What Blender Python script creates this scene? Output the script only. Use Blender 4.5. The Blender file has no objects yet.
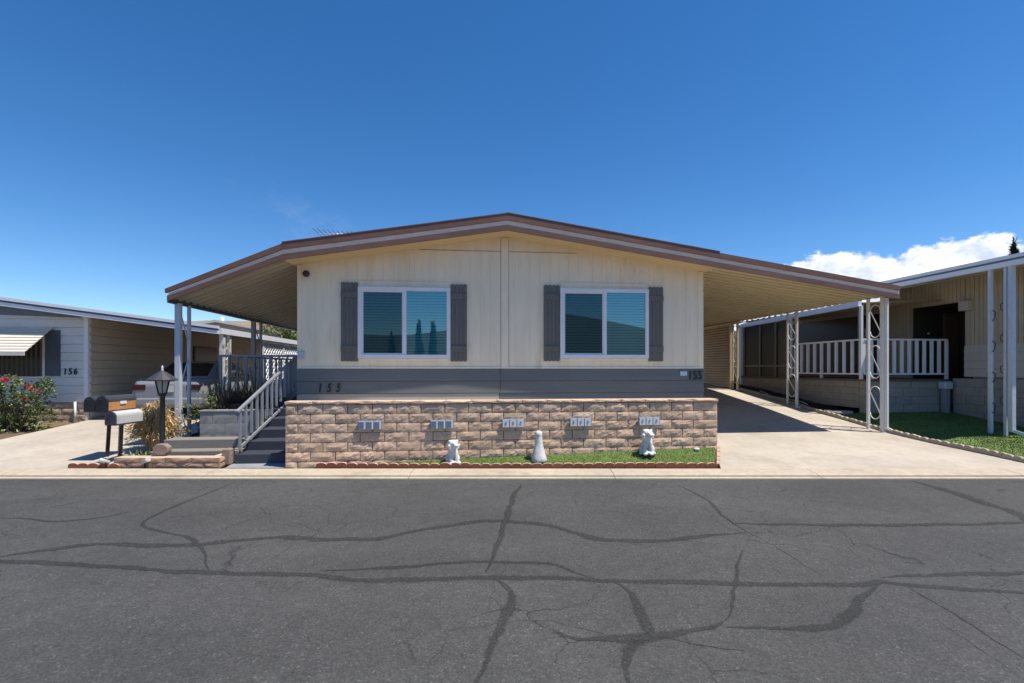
import bpy, bmesh, math, random
from mathutils import Vector, Matrix, noise
random.seed(11)
sc = bpy.context.scene
COL = sc.collection
TH = math.atan(0.1)            # the lots are turned a little against the street
CT, ST = math.cos(TH), math.sin(TH)
def W(u, v): return (u*CT - v*ST, u*ST + v*CT)
def H(x, y): return (x*CT + y*ST, -x*ST + y*CT)
ORI = {}

# ------------------------------------------------------------------ mesh builder
class MB:
    def __init__(s): s.v = []; s.f = []; s.sm = []
    def add(s, vs, fs, smooth=False):
        n = len(s.v); s.v += [tuple(p) for p in vs]
        for f in fs: s.f.append(tuple(i+n for i in f)); s.sm.append(smooth)
        return s
    def box(s, x0, x1, y0, y1, z0, z1):
        return s.add([(x0,y0,z0),(x1,y0,z0),(x1,y1,z0),(x0,y1,z0),(x0,y0,z1),(x1,y0,z1),(x1,y1,z1),(x0,y1,z1)],
                     [(0,3,2,1),(4,5,6,7),(0,1,5,4),(1,2,6,5),(2,3,7,6),(3,0,4,7)])
    def hexa(s, p):   # eight points, bottom 4 then top 4, same winding as box
        return s.add(p, [(0,3,2,1),(4,5,6,7),(0,1,5,4),(1,2,6,5),(2,3,7,6),(3,0,4,7)])
    def prism_y(s, poly, y0, y1):     # poly of (x,z), counter-clockwise seen from -y
        n = len(poly)
        vs = [(x,y0,z) for x,z in poly] + [(x,y1,z) for x,z in poly]
        fs = [tuple(range(n)), tuple(range(2*n-1, n-1, -1))]
        for i in range(n):
            j = (i+1) % n; fs.append((i, i+n, j+n, j))
        return s.add(vs, fs)
    def prism_x(s, poly, x0, x1):     # poly of (y,z)
        n = len(poly)
        vs = [(x0,y,z) for y,z in poly] + [(x1,y,z) for y,z in poly]
        fs = [tuple(range(n-1,-1,-1)), tuple(range(n, 2*n))]
        for i in range(n):
            j = (i+1) % n; fs.append((i, j, j+n, i+n))
        return s.add(vs, fs)
    def prism_z(s, poly, z0, z1):
        n = len(poly)
        vs = [(x,y,z0) for x,y in poly] + [(x,y,z1) for x,y in poly]
        fs = [tuple(range(n-1,-1,-1)), tuple(range(n, 2*n))]
        for i in range(n):
            j = (i+1) % n; fs.append((i, j, j+n, i+n))
        return s.add(vs, fs)
    def bar(s, a, b, w, h, up=(0,0,1)):
        a = Vector(a); b = Vector(b); d = (b-a).normalized(); up = Vector(up)
        r = d.cross(up)
        if r.length < 1e-4: r = d.cross(Vector((0,1,0)))
        r.normalize(); t = r.cross(d).normalized()
        r *= w/2; t *= h/2
        return s.add([a-r-t,a+r-t,b+r-t,b-r-t,a-r+t,a+r+t,b+r+t,b-r+t],
                     [(0,3,2,1),(4,5,6,7),(0,1,5,4),(1,2,6,5),(2,3,7,6),(3,0,4,7)])
    def tube(s, path, r, n=8, smooth=True, caps=True):
        P = [Vector(p) for p in path]; R = r if isinstance(r, (list,tuple)) else [r]*len(P)
        vs = []; prev = None
        for i, p in enumerate(P):
            d = (P[min(i+1,len(P)-1)] - P[max(i-1,0)]).normalized()
            ref = prev if prev is not None else (Vector((0,0,1)) if abs(d.z) < .9 else Vector((1,0,0)))
            a = (ref - d*ref.dot(d)).normalized(); prev = a; b = d.cross(a)
            for k in range(n):
                t = 2*math.pi*k/n; vs.append(p + a*math.cos(t)*R[i] + b*math.sin(t)*R[i])
        fs = []
        for i in range(len(P)-1):
            for k in range(n):
                k2 = (k+1) % n; fs.append((i*n+k, i*n+k2, (i+1)*n+k2, (i+1)*n+k))
        s.add(vs, fs, smooth)
        if caps:
            m = len(s.v)-len(vs)
            s.f.append(tuple(m+k for k in range(n-1,-1,-1))); s.sm.append(False)
            s.f.append(tuple(m+(len(P)-1)*n+k for k in range(n))); s.sm.append(False)
        return s
    def lathe(s, prof, cx, cy, n=16, smooth=True, wob=0):
        vs = []
        for r, z in prof:
            for k in range(n):
                t = 2*math.pi*k/n
                rr = r*(1+wob*noise.noise((math.cos(t)*2, math.sin(t)*2, z*14)))
                vs.append((cx+rr*math.cos(t), cy+rr*math.sin(t), z))
        fs = []
        for i in range(len(prof)-1):
            for k in range(n):
                k2 = (k+1) % n; fs.append((i*n+k, i*n+k2, (i+1)*n+k2, (i+1)*n+k))
        fs.append(tuple(range(n-1,-1,-1))); fs.append(tuple((len(prof)-1)*n+k for k in range(n)))
        return s.add(vs, fs, smooth)
    def ell(s, c, r, rot=None, nu=14, nv=9):
        vs = []; fs = []; M = rot.to_matrix() if rot else Matrix.Identity(3); c = Vector(c)
        for j in range(nv+1):
            ph = math.pi*j/nv
            for i in range(nu):
                t = 2*math.pi*i/nu
                vs.append(c + M @ Vector((r[0]*math.sin(ph)*math.cos(t), r[1]*math.sin(ph)*math.sin(t), -r[2]*math.cos(ph))))
        for j in range(nv):
            for i in range(nu):
                i2 = (i+1) % nu; fs.append((j*nu+i, j*nu+i2, (j+1)*nu+i2, (j+1)*nu+i))
        return s.add(vs, fs, True)
    def leaf(s, p, d, n, L, w):     # a small folded leaf: two triangles each side of the midrib
        d = d.normalized(); r = d.cross(n)
        if r.length < 1e-4: r = Vector((1,0,0))
        r.normalize(); n = r.cross(d)
        m = p + d*L*.45
        return s.add([p, m + r*w/2 + n*w*.15, p + d*L, m - r*w/2 + n*w*.15], [(0,1,2),(0,2,3)])
    def build(s, name, mat, parent=None, origin=None, frame='H', bevel=0, mods=None):
        if parent is not None: o0 = ORI[parent.name]
        else: o0 = origin or (0,0,0)
        me = bpy.data.meshes.new(name)
        me.from_pydata([(x-o0[0], y-o0[1], z-o0[2]) for x,y,z in s.v], [], s.f)
        me.polygons.foreach_set('use_smooth', s.sm); me.update()
        me.validate()
        if mat: me.materials.append(mat)
        ob = bpy.data.objects.new(name, me); COL.objects.link(ob)
        ORI[ob.name] = o0
        if parent is not None: ob.parent = parent
        else:
            if frame == 'H':
                x, y = W(o0[0], o0[1]); ob.location = (x, y, o0[2]); ob.rotation_euler = (0,0,TH)
            else: ob.location = o0
        if bevel:
            b = ob.modifiers.new('bevel', 'BEVEL'); b.width = bevel; b.segments = 2; b.limit_method = 'ANGLE'; b.angle_limit = .7
        return ob

def tag(o, label=None, cat=None, group=None, kind=None):
    if label: o['label'] = label
    if cat: o['category'] = cat
    if group: o['group'] = group
    if kind: o['kind'] = kind
    return o
def thing(name, label, cat, o, group=None, frame='H'):
    e = bpy.data.objects.new(name, None); COL.objects.link(e); ORI[e.name] = o
    if frame == 'H':
        x, y = W(o[0], o[1]); e.location = (x, y, o[2]); e.rotation_euler = (0,0,TH)
    else: e.location = o
    e.empty_display_size = .1
    return tag(e, label, cat, group)
def copy_tree(o, parent=None):
    c = o.copy(); COL.objects.link(c); c.parent = parent; ORI[c.name] = ORI[o.name]
    for ch in [k for k in bpy.data.objects if k.parent == o]: copy_tree(ch, c)
    return c
def place(o, uvz, rz=0):
    x, y = W(uvz[0], uvz[1]); o.location = (x, y, uvz[2]); o.rotation_euler = (0,0,TH+rz)
    return o

# ------------------------------------------------------------------ materials
def nm(name):
    m = bpy.data.materials.new(name); m.use_nodes = True
    nt = m.node_tree; nt.nodes.clear()
    return m, nt, nt.nodes, nt.links
def node(nt, typ, **kw):
    n = nt.nodes.new(typ)
    for k, val in kw.items():
        if k.startswith('i_'):
            key = k[2:]; key = int(key) if key.isdigit() else key.replace('_', ' ')
            n.inputs[key].default_value = val
        else: setattr(n, k, val)
    return n
def pm(name, col, rough=.6, var=.12, scale=6, detail=6, var2=.1, scale2=.9, bump=0, bscale=60, bdist=.01,
       metallic=0, stretch=None, island=0, stain=None, spec=.5, grain=0, gscale=300, dust=None):
    """base colour broken up by two scales of noise, optional per-island variation, stains and bump"""
    m, nt, N, L = nm(name)
    out = node(nt, 'ShaderNodeOutputMaterial'); b = node(nt, 'ShaderNodeBsdfPrincipled')
    L.new(b.outputs[0], out.inputs[0])
    tc = node(nt, 'ShaderNodeTexCoord'); co = tc.outputs['Object']
    if stretch:
        mp = node(nt, 'ShaderNodeMapping'); mp.inputs['Scale'].default_value = stretch
        L.new(co, mp.inputs[0]); co2 = mp.outputs[0]
    else: co2 = co
    def nz(sc_, det, c): 
        n = node(nt, 'ShaderNodeTexNoise'); n.inputs['Scale'].default_value = sc_; n.inputs['Detail'].default_value = det
        n.inputs['Roughness'].default_value = .62
        L.new(c, n.inputs['Vector']); return n.outputs['Fac']
    def rng(fac, lo, hi, a=.3, z=.7):
        r = node(nt, 'ShaderNodeMapRange'); r.inputs[1].default_value = a; r.inputs[2].default_value = z
        r.inputs[3].default_value = lo; r.inputs[4].default_value = hi; L.new(fac, r.inputs[0]); return r.outputs[0]
    f = rng(nz(scale, detail, co2), 1-var, 1+var)
    def mul(a, bb):
        k = node(nt, 'ShaderNodeMath', operation='MULTIPLY'); L.new(a, k.inputs[0]); L.new(bb, k.inputs[1]); return k.outputs[0]
    f = mul(f, rng(nz(scale2, 4, co2), 1-var2, 1+var2))
    if grain: f = mul(f, rng(nz(gscale, 2, co), 1-grain, 1+grain))
    if island:
        g = node(nt, 'ShaderNodeNewGeometry'); f = mul(f, rng(g.outputs['Random Per Island'], 1-island, 1+island, 0, 1))
    vm = node(nt, 'ShaderNodeVectorMath', operation='SCALE'); vm.inputs[0].default_value = col[:3]; L.new(f, vm.inputs['Scale'])
    c = vm.outputs[0]
    if stain:
        scol, samt, ssc, lo, hi = stain[:5]
        mx = node(nt, 'ShaderNodeMix', data_type='RGBA'); 
        st = nz(ssc, 5, co2 if len(stain) < 6 else co)
        r = rng(st, 0, samt, lo, hi); L.new(r, mx.inputs[0]); L.new(c, mx.inputs[6]); mx.inputs[7].default_value = (*scol, 1); c = mx.outputs[2]
    if dust:      # pale dust that has settled on upward faces
        gg = node(nt, 'ShaderNodeNewGeometry'); sx = node(nt, 'ShaderNodeSeparateXYZ'); L.new(gg.outputs['Normal'], sx.inputs[0])
        mx = node(nt, 'ShaderNodeMix', data_type='RGBA'); L.new(rng(sx.outputs[2], 0, .8, .35, .8), mx.inputs[0]); L.new(c, mx.inputs[6]); mx.inputs[7].default_value = (*dust, 1); c = mx.outputs[2]
    L.new(c, b.inputs['Base Color'])
    b.inputs['Roughness'].default_value = rough; b.inputs['Metallic'].default_value = metallic
    b.inputs['Specular IOR Level'].default_value = spec
    if bump:
        bp = node(nt, 'ShaderNodeBump'); bp.inputs['Strength'].default_value = bump; bp.inputs['Distance'].default_value = bdist
        L.new(nz(bscale, 6, co), bp.inputs['Height']); L.new(bp.outputs[0], b.inputs['Normal'])
    return m

M = {}
def asphalt(name, base, hair):
    m, nt, N, L = nm(name)
    out = node(nt, 'ShaderNodeOutputMaterial'); b = node(nt, 'ShaderNodeBsdfPrincipled'); L.new(b.outputs[0], out.inputs[0])
    tc = node(nt, 'ShaderNodeTexCoord'); co = tc.outputs['Object']
    def nz(s, d, r=.6):
        n = node(nt, 'ShaderNodeTexNoise'); n.inputs['Scale'].default_value = s; n.inputs['Detail'].default_value = d; n.inputs['Roughness'].default_value = r
        L.new(co, n.inputs['Vector']); return n.outputs['Fac']
    def rng(fac, a, z, lo, hi):
        r = node(nt, 'ShaderNodeMapRange'); 
        for i, x in enumerate((a, z, lo, hi)): r.inputs[i+1].default_value = x
        L.new(fac, r.inputs[0]); return r.outputs[0]
    def mul(a, bb):
        k = node(nt, 'ShaderNodeMath', operation='MULTIPLY'); L.new(a, k.inputs[0]); L.new(bb, k.inputs[1]); return k.outputs[0]
    vo = node(nt, 'ShaderNodeTexVoronoi'); vo.inputs['Scale'].default_value = 95; L.new(co, vo.inputs['Vector'])
    sep = node(nt, 'ShaderNodeSeparateColor'); L.new(vo.outputs['Color'], sep.inputs[0])
    agg = rng(sep.outputs[0], .0, 1, .76, 1.26)            # each stone its own grey
    light = rng(sep.outputs[1], .93, .98, 1, 1.6)           # a few pale stones
    f = mul(mul(agg, light), mul(rng(nz(.55, 6), .3, .7, .84, 1.16), rng(nz(7, 5), .3, .7, .9, 1.1)))
    mp = node(nt, 'ShaderNodeMapping'); mp.inputs['Scale'].default_value = (.12, 1.1, 1); L.new(co, mp.inputs[0])
    n2 = node(nt, 'ShaderNodeTexNoise'); n2.inputs['Scale'].default_value = 1.0; n2.inputs['Detail'].default_value = 4; L.new(mp.outputs[0], n2.inputs['Vector'])
    f = mul(f, rng(n2.outputs['Fac'], .3, .7, .88, 1.10))
    if hair:
        # fine shrinkage cracks: edges of a warped voronoi
        wn = node(nt, 'ShaderNodeTexNoise'); wn.inputs['Scale'].default_value = 2.2; wn.inputs['Detail'].default_value = 5; L.new(co, wn.inputs['Vector'])
        mx = node(nt, 'ShaderNodeVectorMath', operation='MULTIPLY_ADD'); L.new(wn.outputs['Color'], mx.inputs[0]); mx.inputs[1].default_value = (.55,.55,0); L.new(co, mx.inputs[2])
        v2 = node(nt, 'ShaderNodeTexVoronoi', feature='DISTANCE_TO_EDGE'); v2.inputs['Scale'].default_value = 1.5; L.new(mx.outputs[0], v2.inputs['Vector'])
        k = rng(v2.outputs['Distance'], .0, .010, .40, 1)
        msk = rng(nz(.5, 3), .44, .56, 0, 1)
        mm = node(nt, 'ShaderNodeMix', data_type='FLOAT'); L.new(msk, mm.inputs[0]); mm.inputs[2].default_value = 1; L.new(k, mm.inputs[3])
        f = mul(f, mm.outputs[0])
    vm = node(nt, 'ShaderNodeVectorMath', operation='SCALE'); vm.inputs[0].default_value = base; L.new(f, vm.inputs['Scale'])
    L.new(vm.outputs[0], b.inputs['Base Color']); b.inputs['Roughness'].default_value = .85; b.inputs['Specular IOR Level'].default_value = .3
    bp = node(nt, 'ShaderNodeBump'); bp.inputs['Strength'].default_value = .35; bp.inputs['Distance'].default_value = .005
    L.new(vo.outputs['Distance'], bp.inputs['Height']); L.new(bp.outputs[0], b.inputs['Normal'])
    if not hair:      # worn sealant: it breaks up into the asphalt towards its edges
        at = node(nt, 'ShaderNodeAttribute'); at.attribute_name = 'cover'
        ad = node(nt, 'ShaderNodeMath', operation='ADD'); L.new(at.outputs['Fac'], ad.inputs[0])
        L.new(rng(nz(42, 4, .7), .25, .75, -.42, .42), ad.inputs[1])
        a2 = node(nt, 'ShaderNodeMath', operation='ADD'); L.new(ad.outputs[0], a2.inputs[0]); L.new(rng(nz(3, 3), .3, .7, -.22, .15), a2.inputs[1])
        al = node(nt, 'ShaderNodeMapRange', interpolation_type='SMOOTHSTEP'); al.inputs[1].default_value = .05; al.inputs[2].default_value = .95; al.inputs[4].default_value = .80; L.new(a2.outputs[0], al.inputs[0])
        tp = node(nt, 'ShaderNodeBsdfTransparent'); mxs = node(nt, 'ShaderNodeMixShader'); L.new(al.outputs[0], mxs.inputs[0]); L.new(tp.outputs[0], mxs.inputs[1]); L.new(b.outputs[0], mxs.inputs[2]); L.new(mxs.outputs[0], out.inputs[0])
        b.inputs['Roughness'].default_value = .7
    return m
M['asphalt'] = asphalt('asphalt', (.063,.0615,.060), True)
M['seal'] = asphalt('crack sealant', (.0435,.0425,.0415), False)
M['concrete'] = pm('concrete', (.43,.375,.305), .85, .09, 9, 8, .14, .7, .25, 90, .004, stain=((.30,.24,.18), .5, 1.3, .54, .74), grain=.10)
M['gutter'] = pm('gutter concrete', (.44,.37,.27), .85, .12, 14, 8, .14, 1.1, .3, 80, .005, stain=((.20,.15,.10), .55, 2.2, .52, .75), grain=.1)
M['soil'] = pm('soil', (.16,.105,.065), .95, .3, 20, 8, .25, 1.5, .8, 40, .03)
M['dryland'] = pm('dry land', (.27,.18,.10), .95, .2, .3, 8, .25, .02, 0)
M['mulch'] = pm('mulch', (.05,.034,.026), .95, .4, 30, 6, .25, 1.5, 1, 40, .04)
M['cream'] = pm('cream paint', (.84,.735,.555), .55, .05, 3, 6, .06, .7, .06, 120, .002, stretch=(3,3,.5), stain=((.52,.38,.18), .55, .9, .56, .8))
M['soffit'] = pm('tan soffit paint', (.64,.49,.27), .6, .06, 4, 6, .05, .7, stretch=(.5,3,3))
M['brown'] = pm('brown fascia metal', (.165,.083,.055), .5, .18, 8, 6, .12, 1.2, .05, 60, .002, stretch=(.4,2,3), stain=((.20,.12,.09), .5, 2, .55, .75))
M['pinkwhite'] = pm('weathered pale fascia', (.84,.65,.52), .55, .08, 8, 6, .08, 1, stretch=(.4,2,3))
M['shingle'] = pm('brown roof coating', (.11,.075,.065), .8, .2, 12, 6, .15, .8, .3, 50, .01)
M['shutter'] = pm('charcoal shutter paint', (.140,.130,.114), .5, .08, 5, 5, .06, 1, .05, 90, .002, stretch=(5,5,.5))
M['skirt'] = pm('slate skirting paint', (.142,.148,.146), .55, .06, 4, 6, .08, .7, .06, 100, .002, stretch=(.5,3,4), stain=((.20,.19,.17), .4, 1.3, .58, .8))
M['vinyl'] = pm('white vinyl', (.74,.75,.79), .35, .02, 4, 4, .03, 1)
M['white'] = pm('white metal paint', (.72,.70,.66), .45, .05, 7, 6, .06, 1, .04, 80, .002, stain=((.45,.33,.22), .4, 3, .62, .8))
M['greywhite'] = pm('pale grey metal paint', (.50,.53,.58), .45, .06, 7, 6, .06, 1, .04, 80, .002)
M['pan_tan'] = pm('tan roof pan', (.64,.54,.34), .5, .05, 3, 5, .06, .5, stretch=(.3,4,1))
M['pan_grey'] = pm('grey tan roof pan', (.46,.40,.31), .5, .06, 3, 5, .06, .5, stretch=(.3,4,1))
M['block'] = pm('split-face tan block', (.63,.43,.295), .9, .15, 14, 8, .08, 1.2, .6, 38, .014, island=.14, stain=((.38,.25,.18), .45, 6, .56, .76), grain=.10, gscale=120)
M['mortar'] = pm('shadow core', (.13,.095,.075), .95, .1)
M['terra'] = pm('terracotta edging', (.25,.078,.045), .85, .15, 25, 6, .1, 2, .4, 60, .006, stain=((.40,.20,.13), .4, 14, .56, .75), dust=(.60,.42,.31))
M['paleedge'] = pm('pale concrete edging', (.40,.34,.26), .9, .18, 25, 6, .1, 2, .4, 60, .006, island=.12)
M['slump'] = pm('tan slump block', (.36,.28,.20), .9, .12, 9, 6, .1, 1, .4, 40, .008, island=.07)
M['greyblock'] = pm('grey concrete block', (.32,.295,.25), .9, .10, 9, 6, .1, 1, .4, 50, .006, island=.05)
M['planterblock'] = pm('blue grey painted block', (.26,.255,.245), .9, .10, 9, 6, .12, 1, .3, 50, .005, island=.05, stain=((.10,.09,.08), .5, 3, .54, .72))
M['stair'] = pm('grey deck paint with shade', (.040,.044,.060), .6, .08, 6, 6, .1, 1, .1, 60, .003)  # shade over the stair is put into this very dark colour
M['walk'] = pm('worn grey walk paint', (.26,.265,.29), .7, .1, 8, 6, .12, 1, .15, 70, .003)
M['timber'] = pm('weathered timber', (.21,.19,.165), .85, .15, 12, 6, .1, 1, .3, 40, .006, stretch=(.3,4,4))
M['rail_grey'] = pm('grey railing paint', (.25,.26,.28), .5, .06)
M['black'] = pm('black metal', (.018,.018,.02), .4, .1)
M['darkgrey'] = pm('dark grey metal', (.05,.05,.055), .45, .1)
M['lampglass'] = pm('frosted lamp glass', (.42,.42,.40), .25, .05)
M['statue'] = pm('white painted concrete', (.60,.60,.58), .75, .14, 30, 6, .10, 8, .5, 60, .006, stain=((.26,.25,.23), .6, 16, .54, .70))
M['leaf'] = pm('green leaves', (.12,.17,.045), .5, .3, 3, 3, .2, .8, island=.45)
M['leaf_rose'] = pm('rose leaves', (.105,.145,.034), .45, .3, 3, 3, .2, .8, island=.5)
M['leaf_yel'] = pm('yellow green leaves', (.16,.19,.045), .5, .3, 3, 3, .2, .8, island=.4)
M['leaf_dark'] = pm('dark needle leaves', (.022,.04,.018), .6, .3, 3, 3, .2, .8, island=.4)
M['yucca'] = pm('dark strap leaves', (.048,.044,.042), .5, .3, 3, 3, .2, .8, island=.4)
M['straw'] = pm('dry straw', (.58,.42,.20), .8, .2, 5, 3, .2, 2, island=.4)
M['bark'] = pm('bark', (.12,.085,.06), .9, .2, 20, 6, .2, 2, .5, 30, .01)
M['rose'] = pm('red petals', (.66,.012,.045), .5, .2, 30, 3, .1, 3)
M['rose_pink'] = pm('faded petals', (.48,.09,.06), .6, .2, 30, 3, .1, 3)
M['grass'] = pm('turf blades', (.20,.265,.068), .55, .14, 2.5, 5, .22, .7, island=.4)
M['shadegrass'] = pm('shaded turf blades', (.10,.155,.036), .55, .15, 2.5, 5, .2, .7, island=.35)  # copy of the turf green with the right lawn's shade in its colour
M['grassbase'] = pm('turf base', (.13,.19,.042), .9, .25, 40, 6, .2, 1.5, .5, 60, .01)
M['sid_white'] = pm('white lap siding', (.68,.665,.64), .5, .04, 4, 5, .05, .8)
M['sid_tan'] = pm('tan lap siding', (.58,.51,.41), .6, .05, 4, 5, .06, .8)
M['bluegrey'] = pm('blue grey trim', (.12,.16,.215), .5, .06)
M['bluedark'] = pm('dark blue grey shutter', (.075,.09,.115), .5, .06)
M['awn_white'] = pm('cream awning slats', (.66,.61,.52), .45, .05)
M['sid_beige'] = pm('beige vertical siding', (.47,.40,.30), .6, .05, 4, 5, .06, .8)
M['clap_beige'] = pm('pale clapboard', (.50,.46,.39), .6, .05, 4, 5, .06, .8)
M['darkscreen'] = pm('dark insect screen', (.016,.014,.013), .35, .1)
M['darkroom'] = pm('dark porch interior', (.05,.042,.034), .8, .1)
M['redwood'] = pm('red brown deck edge', (.16,.085,.06), .7, .12)
M['carwhite'] = pm('white car paint', (.22,.225,.24), .25, .01)
M['carglass'] = pm('car glass', (.012,.015,.018), .06, .05)
M['rubber'] = pm('tyre rubber', (.015,.015,.015), .8, .1)
M['tail'] = pm('red tail lamp', (.045,.010,.011), .2, .05)
M['amber'] = pm('amber lamp', (.45,.16,.02), .2, .05)
M['copper'] = pm('rusty orange metal', (.50,.23,.09), .55, .12, 12, 5, .1, 3)
M['silver'] = pm('bare aluminium', (.70,.70,.68), .42, .08, 12, 5, .1, 3, metallic=.35)
M['tileblue'] = pm('blue grey tile', (.16,.19,.25), .4, .15, 40, 4, .1, 8)
M['tilewhite'] = pm('white tile', (.66,.66,.66), .4, .06, 40, 4, .1, 8)
M['tilegrey'] = pm('grey glaze', (.24,.27,.32), .4, .1, 40, 4, .1, 8)
M['stone'] = pm('pink brown stone', (.27,.19,.15), .9, .15, 18, 6, .1, 3, .5, 40, .01)
M['whiteroof'] = pm('white roof coating', (.68,.65,.60), .7, .06)
M['number'] = pm('black numerals', (.016,.016,.018), .4, .05)
M['blind'] = pm('white blind slat', (.70,.74,.74), .5, .03)
def glass_mat():
    m, nt, N, L = nm('window glass')
    out = node(nt, 'ShaderNodeOutputMaterial')
    g = node(nt, 'ShaderNodeBsdfGlossy'); g.inputs['Roughness'].default_value = .0; g.inputs['Color'].default_value = (.66,.98,1,1)
    t = node(nt, 'ShaderNodeBsdfTransparent'); t.inputs['Color'].default_value = (.50,.86,.92,1)
    fr = node(nt, 'ShaderNodeFresnel'); fr.inputs['IOR'].default_value = 1.9
    mr = node(nt, 'ShaderNodeMapRange'); mr.inputs[1].default_value = 0; mr.inputs[2].default_value = 1; mr.inputs[3].default_value = .10; mr.inputs[4].default_value = 1.0
    L.new(fr.outputs[0], mr.inputs[0])
    mx = node(nt, 'ShaderNodeMixShader'); L.new(mr.outputs[0], mx.inputs[0]); L.new(t.outputs[0], mx.inputs[1]); L.new(g.outputs[0], mx.inputs[2])
    L.new(mx.outputs[0], out.inputs[0])
    return m
M['glass'] = glass_mat()
def screen_mat():
    m, nt, N, L = nm('insect screen'); out = node(nt, 'ShaderNodeOutputMaterial')
    d = node(nt, 'ShaderNodeBsdfDiffuse'); d.inputs[0].default_value = (.012,.015,.017,1); t = node(nt, 'ShaderNodeBsdfTransparent')
    mx = node(nt, 'ShaderNodeMixShader'); mx.inputs[0].default_value = .42; L.new(t.outputs[0], mx.inputs[1]); L.new(d.outputs[0], mx.inputs[2]); L.new(mx.outputs[0], out.inputs[0]); return m
M['insect'] = screen_mat()
# ------------------------------------------------------------------ terrain
def interp(t, y):
    if y <= t[0][0]: return t[0][1]
    for (a, za), (b, zb) in zip(t, t[1:]):
        if y <= b: return za + (zb-za)*(y-a)/(b-a)
    return t[-1][1]
ZR = [(7.36,.055),(9,.15),(10.34,.24),(13,.58),(15.8,.9),(22,1.4),(40,1.9),(120,3),(700,6)]
ZL = [(7.36,.055),(9,.17),(11.7,.345),(16,.65),(22,1.1),(40,1.9),(120,3),(700,6)]
def zt(x, y):
    if y < 7.36: return .055
    k = min(1, max(0, (x+4)/7)); return interp(ZL, y)*(1-k) + interp(ZR, y)*k
def grid(xs, ys, fz):
    mb = MB(); vs = [(x, y, fz(x, y)) for y in ys for x in xs]; n = len(xs)
    fs = [(j*n+i, j*n+i+1, (j+1)*n+i+1, (j+1)*n+i) for j in range(len(ys)-1) for i in range(n-1)]
    return mb.add(vs, fs, True)
def steps(a, b, d):
    n = max(1, round((b-a)/d)); return [a+(b-a)*i/n for i in range(n+1)]
xs = [-700,-300,-120,-60,-30,-20] + steps(-14, 14, .5) + [20,30,60,120,300,700]
ys = [-700,-300,-100,-30,-4,6.9,7.3,7.36] + steps(7.5, 24, .5) + [30,40,60,120,250,700]
def ground_z(x, y):
    if y < 7.33: return -.05 if y > -5 else -.02
    return zt(x, y) - .035
tag(grid(xs, ys, ground_z).build('ground', M['soil'], frame='W'), kind='structure')
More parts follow.
